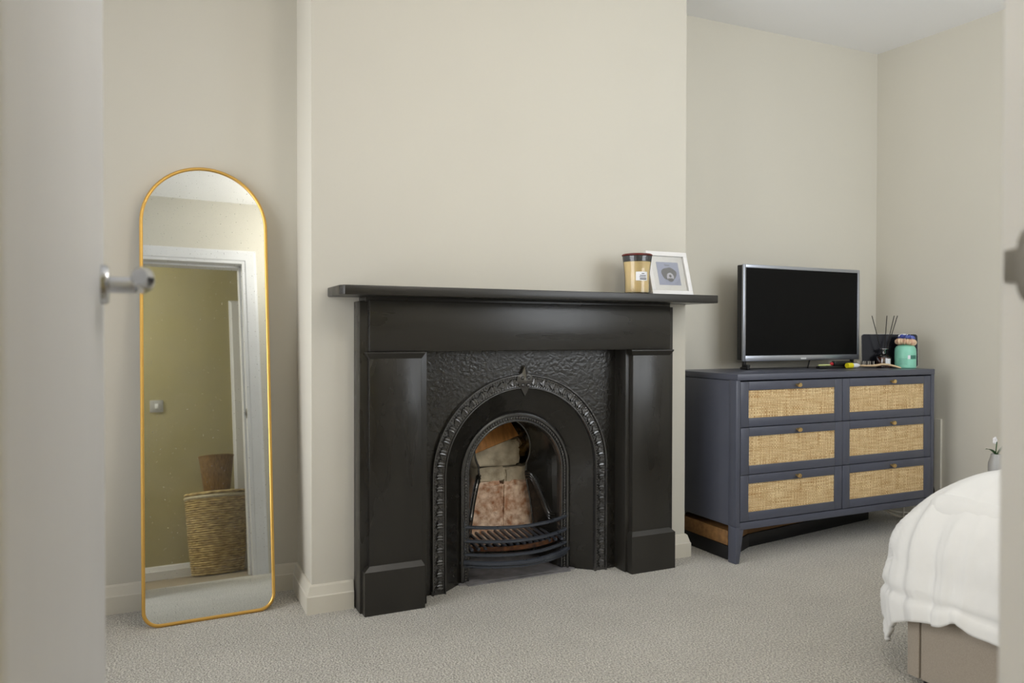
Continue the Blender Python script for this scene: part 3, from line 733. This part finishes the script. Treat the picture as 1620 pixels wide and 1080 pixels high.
for ri, (z0, z1) in enumerate(rowsz):
    for ci, (x0, x1) in enumerate(cols):
        y = CY + (.002 if ri == 0 else -.001 if (ri + ci) % 2 else .001)
        d = t.part('drawer', MB().box(x0 + .004, x1 - .004, y + .018, y + .024, z0 + .003, z1 - .003), 'chest', smooth=False)
        sw = .045
        t.part('stile', MB().box(x0, x0 + sw - .0008, y, y + .018, z0, z1, .0012), 'chest', d)
        t.part('stile', MB().box(x1 - sw + .0008, x1, y, y + .018, z0, z1, .0012), 'chest', d)
        t.part('rail', MB().box(x0 + sw, x1 - sw, y, y + .018, z1 - .036, z1, .0012), 'chest', d)
        t.part('rail', MB().box(x0 + sw, x1 - sw, y, y + .018, z0, z0 + .036, .0012), 'chest', d)
        t.part('rattan_panel', MB().box(x0 + sw - .002, x1 - sw + .002, y + .005, y + .012, z0 + .034, z1 - .034), 'rattan', d, smooth=False)
        kx = (x0 + x1) / 2 + .018; kz = z1 - .019
        Mk = Matrix.Rotation(PI / 2, 3, 'X')
        t.part('knob', MB().lathe([(0, 0), (.0045, 0), (.0045, .010), (.0085, .013), (.0090, .022), (.0082, .0245), (0, .0245)], (kx, y, kz), 20, Mk), 'brass', d)

# black and brown blocks standing in for the dark gap below the chest; cables
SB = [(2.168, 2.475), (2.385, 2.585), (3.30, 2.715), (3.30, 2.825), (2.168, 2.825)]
single('dark_gap_block', MB().prism(SB, lambda u, v, w: (u, v, w), .001, .060, .003), 'black', 'low slanted black block standing in for the dark gap under the chest of drawers', 'box', (2.76, 2.70, 0))
single('brown_gap_block', MB().prism([(x + (.004 if x < 2.3 else -.004), y + .004 if y < 2.8 else y - .004) for x, y in SB], lambda u, v, w: (u, v, w), .0605, .122, .002), 'gapbrown', 'brown block on the black one, standing in for the upper part of the dark gap', 'board', (2.76, 2.70, .06))
def cable(name, pts, r, m, label, cat='cable'):
    P = [Vector(p) for p in pts]; out = []
    for i in range(len(P) - 1):
        p0, p1, p2, p3 = P[max(i - 1, 0)], P[i], P[i + 1], P[min(i + 2, len(P) - 1)]
        for k in range(8):
            u = k / 8; out.append(.5 * ((2 * p1) + (p2 - p0) * u + (2 * p0 - 5 * p1 + 4 * p2 - p3) * u * u + (3 * p1 - p0 - 3 * p2 + p3) * u ** 3))
    out.append(P[-1]); return single(name, MB().tube(out, r, 8), m, label, cat, tuple(P[0]), group='cables at the end of the chest')
cable('power_cable', [(3.27, 2.66, .150), (3.33, 2.65, .068), (3.40, 2.65, .030), (3.47, 2.65, .010), (3.53, 2.62, .007), (3.535, 2.40, .007)], .005, 'cablew', 'lower white cable sagging under the far end of the chest')
cable('power_cable', [(3.33, 2.69, .150), (3.385, 2.68, .060), (3.44, 2.68, .036), (3.50, 2.68, .024), (3.54, 2.64, .022), (3.541, 2.45, .007)], .005, 'cablew', 'upper white cable sagging under the far end of the chest')
cable('power_cable', [(3.4545, 2.635, .75), (3.4545, 2.635, .30), (3.455, 2.635, .06), (3.457, 2.636, .024), (3.49, 2.60, .018)], .004, 'cablew', 'white cable dropping straight down behind the chest end')
cable('power_cable', [(3.388, 2.52, .55), (3.392, 2.48, .28), (3.402, 2.44, .22), (3.404, 2.435, .17), (3.400, 2.46, .10), (3.41, 2.50, .006)], .0035, 'black', 'thin black cable looping at the end of the chest')

# ------------------------------------------------------------------ television
TZ = .783
t = Thing('television', 'flat television with thin silver bezel and black screen on the chest', 'television', (2.83, 2.72, TZ))
tx0, tx1, tz0, tz1, ty = 2.452, 3.206, .822, 1.271, 2.70
t.part('rear_casing', MB().box(tx0 + .002, tx1 - .002, ty + .010, ty + .046, tz0 + .004, tz1 - .002, .003).box(tx0 + .09, tx1 - .09, ty + .046, ty + .075, tz0 + .03, tz1 - .16, .01), 'tvback')
mb = MB().box(tx0, tx0 + .014, ty, ty + .012, tz0, tz1, .002).box(tx1 - .014, tx1, ty, ty + .012, tz0, tz1, .002).box(tx0 + .012, tx1 - .012, ty, ty + .012, tz1 - .016, tz1, .002).box(tx0 + .012, tx1 - .012, ty - .002, ty + .012, tz0, tz0 + .026, .002)
t.part('bezel', mb, 'tvframe')
t.part('screen', MB().box(tx0 + .013, tx1 - .013, ty + .003, ty + .010, tz0 + .025, tz1 - .015), 'screen', smooth=False)
lg = MB()
for k in range(4): lg.box(2.808 + k * .0088, 2.808 + k * .0088 + .0066, ty - .0028, ty - .0018, tz0 + .006, tz0 + .013, .0006)
t.part('badge', lg, 'silver', kind='stuff')
for x in (2.474, 3.176):
    t.part('foot', MB().box(x - .007, x + .007, ty + .012, ty + .028, TZ + .012, tz0 + .006, .002).box(x - .007, x + .007, ty - .012, ty + .040, TZ, TZ + .012, .003).box(x - .006, x + .010, ty - .010, ty + .004, TZ + .010, TZ + .024, .002), 'black')
t.part('rear_strut', MB().tube([(2.856, 2.702, TZ + .003), (2.884, 2.716, tz0 + .003)], .0035, 8), 'black')

# ------------------------------------------------------------------ things on the chest
# dark rounded panel standing on edge behind the bottles
a, b = Vector((3.222, 2.700, 0)), Vector((3.432, 2.541, 0)); wd = (b - a).length
rot = Matrix.Rotation(math.atan2(b.y - a.y, b.x - a.x), 3, 'Z') @ Matrix.Rotation(math.radians(-4), 3, 'X')
t = Thing('tablet', 'dark glossy tablet with rounded corners propped upright behind the bottles', 'tablet', (a.x, a.y, TZ), rot)
def rrect(x0, x1, z0, z1, r, n=6):
    p = []
    for cx, cz, a0 in ((x1 - r, z0 + r, -PI / 2), (x1 - r, z1 - r, 0), (x0 + r, z1 - r, PI / 2), (x0 + r, z0 + r, PI)):
        for i in range(n + 1): p.append((cx + r * math.cos(a0 + PI / 2 * i / n), cz + r * math.sin(a0 + PI / 2 * i / n)))
    return p
t.part('case', MB().prism(rrect(0, wd, .001, .168, .014), lambda u, v, w: (u, w, v), .001, .010), 'tabletedge', local=True)
t.part('glass_front', MB().prism(rrect(.002, wd - .002, .003, .166, .013), lambda u, v, w: (u, w, v), -.0008, .0012), 'tablet', local=True)
t.part('kickstand', MB().prism([(0, 0), (0.002, 0), (.002, .11), (0, .11)], lambda u, v, w: (wd * .4 + w, .010 + (.11 - v) * .25 + u, .003 + v * .98), 0, .06), 'black', local=True)

# reed diffuser
t = Thing('reed_diffuser', 'small glass reed diffuser of dark amber oil with four black reeds', 'diffuser', (3.258, 2.600, TZ))
c = (3.258, 2.600, TZ)
t.part('glass_bottle', MB().lathe([(0, .0005), (.033, .0005), (.0355, .004), (.0355, .048), (.033, .056), (.024, .064), (.0115, .069), (.0105, .090), (.0115, .094), (.0085, .094), (.0085, .070)], c, 32), 'glass')
t.part('oil', MB().lathe([(0, .003), (.032, .003), (.0335, .006), (.0335, .046), (.030, .052), (0, .052)], c, 28), 'amber')
t.part('collar', MB().lathe([(.010, .090), (.020, .0915), (.021, .0935), (.020, .0955), (.010, .0965)], c, 28), 'chrome')
t.part('front_label', MB().lathe([(.0358, .016), (.0360, .017), (.0360, .043), (.0358, .044)], c, 60), 'glass')
lb = MB(); 
for i in range(8):
    a0 = math.radians(-128 + i * 5); a1 = math.radians(-128 + (i + 1) * 5)
    lb.add([(c[0] + .0364 * math.cos(q), c[1] + .0364 * math.sin(q), TZ + z) for q, z in ((a0, .012), (a1, .012), (a1, .046), (a0, .046))], [(0, 1, 2, 3)])
t.part('paper_label', lb, 'label')
li = MB()
for z in (.020, .027, .034, .039):
    a0, a1 = math.radians(-120), math.radians(-98)
    li.add([(c[0] + .0367 * math.cos(q), c[1] + .0367 * math.sin(q), TZ + zz_) for q, zz_ in ((a0, z), (a1, z), (a1, z + .003), (a0, z + .003))], [(0, 1, 2, 3)])
t.part('label_print', li, 'ink', kind='stuff')
for dx in (-.060, .014, .050, .066):
    e = Vector((.904, -.426, 0)) * dx
    t.part('reed', MB().tube([(c[0] - e.x * .12, c[1] - e.y * .12, TZ + .008), (c[0] + e.x, c[1] + e.y, TZ + .257)], .0019, 7), 'reed')

# mint bottle with pump, wearing two scrunchies
c = (3.329, 2.535, TZ)
t = Thing('pump_bottle', 'mint green rounded plastic bottle at the end of the chest', 'bottle', c)
t.part('bottle_body', MB().lathe([(0, .0005), (.044, .0005), (.0475, .004), (.0478, .080), (.046, .095), (.040, .107), (.028, .113), (.014, .115), (.014, .125), (0, .125)], c, 40), 'mint')
t.part('pump', MB().lathe([(0, .124), (.015, .124), (.015, .146), (.006, .147), (.006, .158), (.011, .159), (.011, .165), (0, .165)], c, 20).tube([(c[0], c[1], TZ + .162), (c[0] - .020, c[1] + .010, TZ + .161), (c[0] - .030, c[1] + .015, TZ + .157)], [.006, .005, .004], 10), 'label')
def patch(c, r, a0, a1, z0, z1, n=6):
    mb = MB()
    for i in range(n):
        p, q = math.radians(a0 + (a1 - a0) * i / n), math.radians(a0 + (a1 - a0) * (i + 1) / n)
        mb.add([(c[0] + r * math.cos(u), c[1] + r * math.sin(u), c[2] + z) for u, z in ((p, z0), (q, z0), (q, z1), (p, z1))], [(0, 1, 2, 3)])
    return mb
t.part('printed_label', patch(c, .0482, -115, -73, .046, .064), 'mintdark')
t.part('label_square', patch(c, .0482, -130, -115.5, .046, .064, 3), 'label')
pr = MB()
for k in range(5): pr.add(*(lambda m: (m.v, m.f))(patch(c, .0481, -180, -132, .020 + k * .0065, .0212 + k * .0065)))
t.part('fine_print', pr, 'mintdark', kind='stuff')
def scrunchie(name, cx, cy, cz, R, r, m, label, tiltx, waves=11):
    n = 160; P = []; rad = []
    T = Matrix.Rotation(math.radians(tiltx), 3, 'Y')
    v = []; f = []; k = 12
    for i in range(n):
        a = 2 * PI * i / n; rr = r * (1 + .10 * math.sin(a * waves) + .16 * math.sin(a * 19 + 1) + .10 * math.sin(a * 31)); RR = R + .002 * math.sin(a * 7)
        for j in range(k):
            w = 2 * PI * j / k; q = RR + rr * math.cos(w)
            v.append(T @ Vector((q * math.cos(a), q * math.sin(a), rr * .9 * math.sin(w))) + Vector((cx, cy, cz)))
    for i in range(n):
        for j in range(k):
            f.append((i * k + j, ((i + 1) % n) * k + j, ((i + 1) % n) * k + (j + 1) % k, i * k + (j + 1) % k))
    return single(name, MB().add(v, f), m, label, 'hair tie', (cx, cy, cz), group='scrunchies on the mint bottle')
scrunchie('scrunchie', c[0] + .001, c[1], TZ + .1275, .031, .0145, 'scrunch', 'beige floral scrunchie round the neck of the mint bottle', 6)
sc2 = scrunchie('scrunchie', c[0] + .008, c[1], TZ + .1500, .0265, .0100, 'bluefab', 'blue patterned scrunchie on top of the beige one', 10, 9)

# hairbrush lying in front of them
a, b = Vector((3.116, 2.650, 0)), Vector((3.238, 2.488, 0)); d = (b - a); Lb = d.length
rot = Matrix.Rotation(math.atan2(d.y, d.x), 3, 'Z')
t = Thing('hairbrush', 'pale wooden hairbrush with bristles lying on the chest below the bottles', 'hairbrush', (a.x, a.y, TZ), rot)
sec = [(0, .012, .010, .006), (.02, .020, .011, .006), (.05, .024, .011, .006), (.08, .020, .012, .006), (.095, .011, .014, .006), (.12, .010, .019, .006), (.145, .011, .019, .0055), (.175, .012, .012, .005), (.195, .010, .006, .0045), (Lb, .005, .0045, .003)]
v = []; f = []; k = 12
for (x, w, z, h) in sec:
    for j in range(k):
        q = 2 * PI * j / k; v.append((x, w * math.cos(q), z + h * math.sin(q)))
for i in range(len(sec) - 1):
    for j in range(k): f.append((i * k + j, i * k + (j + 1) % k, (i + 1) * k + (j + 1) % k, (i + 1) * k + j))
f.append(tuple(range(k))[::-1]); f.append(tuple((len(sec) - 1) * k + j for j in range(k)))
t.part('brush_body', MB().add(v, f), 'beech', local=True)
b1 = MB(); b2 = MB()
for i in range(11):
    for j in range(5):
        x = .006 + i * .0078; w = (-.014 + j * .007) * (1 if 1 < i < 9 else .7)
        (b1 if (i + j) % 3 else b2).tube([(x, w, .014), (x + .001, w * 1.08, .034)], .0011, 5)
t.part('pale_bristles', b1, 'bristle', local=True, kind='stuff'); t.part('dark_bristles', b2, 'bristledark', local=True, kind='stuff')

# black straightener, yellow-capped tube and pale strip beside the television
t = Thing('hair_straightener', 'flat black hair straightener lying under the television edge', 'hair straightener', (2.95, 2.64, TZ))
t.part('lower_arm', MB().box(2.856, 3.075, 2.628, 2.652, TZ + .001, TZ + .013, .003), 'black')
t.part('upper_arm', MB().box(2.955, 3.070, 2.630, 2.650, TZ + .0135, TZ + .036, .004), 'black')
t = Thing('cosmetic_tube', 'small white tube with bright yellow cap near the television corner', 'tube', (3.04, 2.60, TZ))
Mx = Matrix.Rotation(PI / 2, 3, 'Y')
t.part('cap', MB().lathe([(0, 0), (.0125, 0), (.013, .003), (.013, .033), (0, .033)], (3.010, 2.605, TZ + .0145), 18, Mx), 'yellow')
t.part('tube_body', MB().lathe([(0, .033), (.0115, .033), (.0115, .064), (.004, .085), (0, .086)], (3.010, 2.605, TZ + .0145), 18, Mx), 'label')
t = Thing('plastic_stick', 'pale green plastic stick with red end on the black straightener', 'stick', (2.90, 2.640, TZ + .0135))
t.part('stick_body', MB().tube([(2.858, 2.638, TZ + .0175), (2.935, 2.636, TZ + .0175)], .0038, 8), 'palegreen')
t.part('red_end', MB().sphere((2.940, 2.634, TZ + .0230), .009, 12, 8, (1.2, .8, .9)), 'red')

# ------------------------------------------------------------------ things on the mantel shelf
c = (1.704, 2.470, MZ1)
t = Thing('jar_candle', 'cream jar candle with dark red lid on the mantel shelf', 'candle', c)
outer = [(.0, .0005), (.044, .0005), (.047, .004), (.0475, .060), (.0490, .085), (.0530, .115), (.0565, .140), (.0570, .146)]
t.part('glass_jar', MB().lathe(outer, c, 40), 'glass')
t.part('wax', MB().lathe([(0, .006), (.043, .006), (.0455, .010), (.0460, .060), (.0475, .085), (.0515, .115), (.0528, .124), (0, .124)], c, 40), 'wax')
ld = t.part('lid', MB().lathe([(0, .1465), (.0565, .1465), (.0595, .149), (.0595, .152), (.056, .155), (.030, .1575), (0, .1575)], c, 40), 'lid')
t.part('lid_plug', MB().lathe([(0, .1255), (.0535, .1255), (.0550, .146), (0, .146)], c, 40), 'lidplug', ld)
lab = t.part('paper_label', patch(c, .0492, -130, -74, .050, .084, 8), 'label')
pr = MB()
for z, a0, a1 in ((.077, -104, -90), (.070, -112, -82), (.064, -114, -82), (.0585, -112, -80), (.055, -112, -80)):
    q = patch(c, .0496, a0, a1, z - .0012, z + .0012, 4); pr.add(q.v, q.f)
t.part('label_print', pr, 'ink', lab, kind='stuff')

rot = Matrix.Rotation(math.radians(-16), 3, 'X')
t = Thing('picture_frame', 'small white frame with a blue grey portrait print leaning on the mantel shelf', 'picture frame', (1.867, 2.452, MZ1 + .0005), rot)
fw, fh, fb = .198, .183, .018
mb = MB()
for x0, x1, z0, z1 in ((-fw / 2, fw / 2, 0, fb), (-fw / 2, fw / 2, fh - fb, fh), (-fw / 2, -fw / 2 + fb, fb, fh - fb), (fw / 2 - fb, fw / 2, fb, fh - fb)): mb.box(x0, x1, 0, .018, z0, z1, .001)
t.part('frame_border', mb, 'framewhite', local=True)
t.part('mount', MB().box(-fw / 2 + fb, fw / 2 - fb, .010, .014, fb, fh - fb), 'mount', local=True, smooth=False)
px0, px1, pz0, pz1 = -.052, .054, .044, .141
pr = t.part('print', MB().box(px0, px1, .0088, .0102, pz0, pz1), 'print', local=True, smooth=False)
def flat(pts, y): 
    return MB().add([(x, y, z) for x, z in pts], [tuple(range(len(pts)))])
hair = [(.002 + .037 * math.cos(a) * (1 + .06 * math.sin(3 * a)), .092 + .026 * math.sin(a) * (1 + .05 * math.cos(5 * a))) for a in [2 * PI * i / 40 for i in range(40)]]
hair = [(x, z if z > .090 else .090 + (z - .090) * 1.15) for x, z in hair]
t.part('portrait_hair', flat(hair, .0085), 'printdark', pr, local=True, smooth=False)
face = [(.006 + .0175 * math.cos(a), .078 + .018 * math.sin(a)) for a in [2 * PI * i / 28 for i in range(28)]]
t.part('portrait_face', flat(face, .0082), 'printlight', pr, local=True, smooth=False)
nose = [(.006 + .006 * math.cos(a), .082 + .006 * math.sin(a)) for a in [2 * PI * i / 16 for i in range(16)]]
t.part('portrait_shadow', flat(nose, .0079), 'printdark', pr, local=True, smooth=False)
neck = [(-.006, .072), (.018, .072), (.021, .066), (.015, .060), (.006, .057), (-.003, .060), (-.009, .066)]
t.part('portrait_collar', flat(neck, .0079), 'printdark', pr, local=True, smooth=False)
mb = MB()
x = -.014
for k, (w, h) in enumerate(((.004, .008), (.003, .004), (.004, .004), (.003, .005), (.004, .004), (.003, .004), (.004, .003))):
    mb.tube([(x, .0085, .1255), (x + w * .3, .0085, .1255 + h), (x + w * .8, .0085, .1255 + h * .2), (x + w, .0085, .1265)], .0005, 5); x += w
t.part('handwritten_title', mb, 'printdark', pr, local=True, kind='stuff')
t.part('frame_glass', MB().box(-fw / 2 + fb, fw / 2 - fb, .0045, .0055, fb, fh - fb), 'glass', local=True, smooth=False)
t.part('easel_back', MB().box(-fw / 2 + .005, fw / 2 - .005, .0145, .019, .005, fh - .005), 'black', local=True, smooth=False)

# ------------------------------------------------------------------ bed
t = Thing('bed', 'taupe upholstered divan bed base with a mattress under the duvet', 'bed', (2.7, .95, 0))
bx0, bx1, by0, by1 = 1.856, 3.50, .50, 1.402
t.part('end_panel', MB().box(bx0, bx1, 1.3655, by1, .022, .30, .004), 'bedfab')
t.part('base_panel', MB().box(bx0, bx1, by0, 1.3615, .022, .30, .004), 'bedfab')
t.part('mattress', MB().box(bx0 + .03, bx1, by0 + .02, by1 - .02, .302, .52, .04, 3), 'duvet')
for x in (bx0 + .05, bx1 - .05):
    for y in (by0 + .05, by1 - .04): t.part('foot', MB().lathe([(0, 0), (.022, 0), (.022, .022), (0, .022)], (x, y, 0), 16), 'black')
t.part('headboard', MB().box(3.503, 3.535, by0, by1, .05, .93, .01), 'bedfab')

def duvet():
    ra, rb_, La = .30, .25, .43; ix0, iy0, iy1 = 2.122, .78, 1.195; xe = 3.40; zt = .578; L = La + .115
    nu, nv = 150, 130; v = []; f = []
    A0, A1 = -L, xe - ix0; B0, B1 = -L, (iy1 - iy0) + L
    for i in range(nu + 1):
        ta = i / nu
        a = A0 + (A1 - A0) * (ta ** 1.15)
        for j in range(nv + 1):
            b_ = B0 + (B1 - B0) * j / nv
            da = max(0., -a); db = max(0., -b_, b_ - (iy1 - iy0)); sb = -1 if b_ < 0 else 1
            p = 4.7; d = (da ** p + db ** p) ** (1 / p) if da + db > 0 else 0
            qx = ix0 + max(a, 0); qy = iy0 + min(max(b_, 0), iy1 - iy0)
            nx, ny = ((-da / d, sb * db / d) if d > 1e-9 else (0, 0))
            if d <= 0: out, z = 0., zt
            elif d < La: th = d / La * PI / 2; out, z = ra * math.sin(th), zt - rb_ * (1 - math.cos(th))
            else:
                e = (d - La) * (.86 + .34 * max(0., min(1., (b_ + .05) / (iy1 - iy0 + .4)))); out, z = ra + e * .05 + .012 * math.sin(e * 14), zt - rb_ - e
            # puff of the filling
            z += .03 * math.exp(-((qx - 2.5) / .6) ** 2) * (1 - (2 * (qy - iy0) / (iy1 - iy0) - 1) ** 2 * .6) * math.exp(-(d / .22) ** 2)
            w = Vector((a * 3.1, b_ * 3.1, 0)); fold = mnoise.noise(w) * .020 + mnoise.noise(w * 2.7 + Vector((3, 1, 0))) * .008
            ang = math.atan2(db * sb, da) if da + db > 0 else 0
            crease = 0
            if d > .05:
                s_ = (ang * 1.0 * .6 + (b_ if da > db else a) * 1.0)
                crease = (mnoise.noise(Vector((s_ * 9, d * 1.2, 2.))) * .016 + mnoise.noise(Vector((s_ * 22, d * 2.5, 5.))) * .006) * min(1, (d - .05) * 4)
            hemroll = .008 * math.exp(-((d - (L - .045)) / .010) ** 2)
            o2 = out + crease + fold * min(.5, d * 3) - hemroll
            lift = .025 * math.exp(-(((da - L) ** 2 + (b_ - (iy1 - iy0) - .055) ** 2) / .0022))
            v.append((qx + nx * o2, qy + ny * o2, max(.03, z + fold * (.3 + .7 * max(0., 1 - d / .3)) + lift)))
    m_ = nv + 1
    for i in range(nu):
        for j in range(nv): f.append((i * m_ + j, i * m_ + j + 1, (i + 1) * m_ + j + 1, (i + 1) * m_ + j))
    mb = MB().add(v, f)
    o = single('duvet', mb, 'duvet', 'white rumpled cotton duvet hanging over the foot of the bed', 'duvet', (2.7, .95, .3), ang=180)
    sm = o.modifiers.new('thick', 'SOLIDIFY'); sm.thickness = .014; sm.offset = -1
    return o
duvet()

# bedside stool with a vase, mostly hidden behind bed and door frame
t = Thing('bedside_stool', 'low white bedside stool behind the bed', 'stool', (3.42, 1.98, 0))
t.part('seat', MB().box(3.29, 3.53, 1.80, 2.165, .30, .32, .004), 'white')
for x in (3.31, 3.51):
    for y in (1.82, 2.145): t.part('leg', MB().box(x - .015, x + .015, y - .015, y + .015, 0, .30, .003), 'white')
c = (3.365, 2.112, .32)
t = Thing('flower_vase', 'grey vase with a green leaf and white flower beside the door frame', 'vase', c)
t.part('vase_body', MB().lathe([(0, .0005), (.024, .0005), (.030, .02), (.030, .06), (.022, .085), (.020, .10), (.016, .10), (.018, .085)], c, 24), 'ceramic')
def leafblade(p0, p1, w, sag):
    p0, p1 = Vector(p0), Vector(p1); d = (p1 - p0); sd = d.cross(Vector((0, 0, 1))).normalized(); A = []; B = []; Cn = []
    for i in range(9):
        u = i / 8; q = p0 + d * u + Vector((0, 0, sag * 4 * u * (1 - u))); ww = w * math.sin(PI * min(1, .12 + u * .88)) ** .7
        A.append(q + sd * ww); B.append(q - sd * ww); Cn.append(q - Vector((0, 0, ww * .35)))
    mb = MB(); mb.strip(A, Cn); mb.strip(Cn, B); return mb
t.part('leaf', leafblade((3.365, 2.11, .415), (3.292, 2.112, .445), .010, .012), 'leaf')
t.part('leaf', leafblade((3.365, 2.11, .415), (3.44, 2.07, .47), .012, .02), 'leaf')
t.part('stem', MB().tube([(3.365, 2.112, .34), (3.36, 2.11, .42), (3.352, 2.10, .475)], .0022, 7), 'leaf')
pt = MB()
for k in range(5):
    a = 2 * PI * k / 5; pt.sphere((3.345 + .009 * math.cos(a), 2.104, .482 + .009 * math.sin(a)), .008, 10, 6, (1, .35, 1))
t.part('flower', pt, 'petal')

# ------------------------------------------------------------------ hall things, seen in the mirror
c = (.615, -.385, 0)
t = Thing('laundry_hamper', 'large coiled seagrass laundry hamper in the hall, seen in the mirror', 'basket', c)
prof = [(0, .002)]; nC = 34
for i in range(nC):
    u = i / nC; r = .168 + .036 * u ** .8
    for k in range(4):
        w = -PI / 2 + PI * k / 4; prof.append((r + .0075 * math.cos(w), .006 + (i + .5) * .0152 + .0076 * math.sin(w)))
prof += [(.200, .525), (.18, .525), (0, .525)]
t.part('basket_body', MB().lathe(prof, c, 56, ridge=lambda a, z: .0018 * math.sin(a * 40 + z * 300)), 'seagrass', ang=60)
def ring(c, R, z, r, n=56, ov=1): return MB().tube([(c[0] + R * math.cos(2 * PI * i / n), c[1] + R * math.sin(2 * PI * i / n), z) for i in range(n)], r, 10, True)
t.part('rim_cord', ring(c, .204, .534, .013), 'rimcord')
t.part('lid', MB().lathe([(0, .548), (.205, .548), (.214, .553), (.214, .562), (.206, .568), (.10, .575), (0, .576)], c, 56), 'seagrass')
c = (.622, -.385, .577)
t = Thing('waste_basket', 'small tapered brown wicker bin on top of the hamper', 'basket', c)
t.part('bin_body', MB().lathe([(0, .001), (.088, .001), (.090, .004), (.118, .235), (.121, .245), (.116, .247), (.110, .235), (.084, .012), (0, .010)], c, 72, ridge=lambda a, z: .0022 * math.sin(a * 36)), 'wicker', ang=60)
t.part('bin_rim', ring(c, .1185, .577 + .245, .005), 'wicker')
t = Thing('light_switch', 'grey square light switch on the olive hall wall', 'switch', (.25, HY, 1.24))
t.part('switch_plate', MB().box(.205, .295, HY, HY + .009, 1.195, 1.285, .003), 'ceramic')
t.part('rocker', MB().box(.238, .262, HY + .009, HY + .013, 1.222, 1.258, .002), 'white')
# added pendant, out of view, that brightens the mirrored hall
t = Thing('hall_fill_lamp', 'small bare pendant added out of view to brighten the hall', 'lamp', (-.9, -.15, 2.455))
t.part('cord', MB().tube([(-.9, -.15, 2.455), (-.9, -.15, 2.30)], .003, 8), 'white')
t.part('bulb', MB().sphere((-.9, -.15, 2.265), .03, 16, 10), 'bulb')
l = bpy.data.lights.new('hall_fill_light', 'POINT'); l.energy = HALL_FILL_W; l.color = WARM; l.shadow_soft_size = .05
lo = bpy.data.objects.new('hall_fill_light', l); COL.objects.link(lo); lo.parent = t.o; lo.location = (0, 0, -.25)
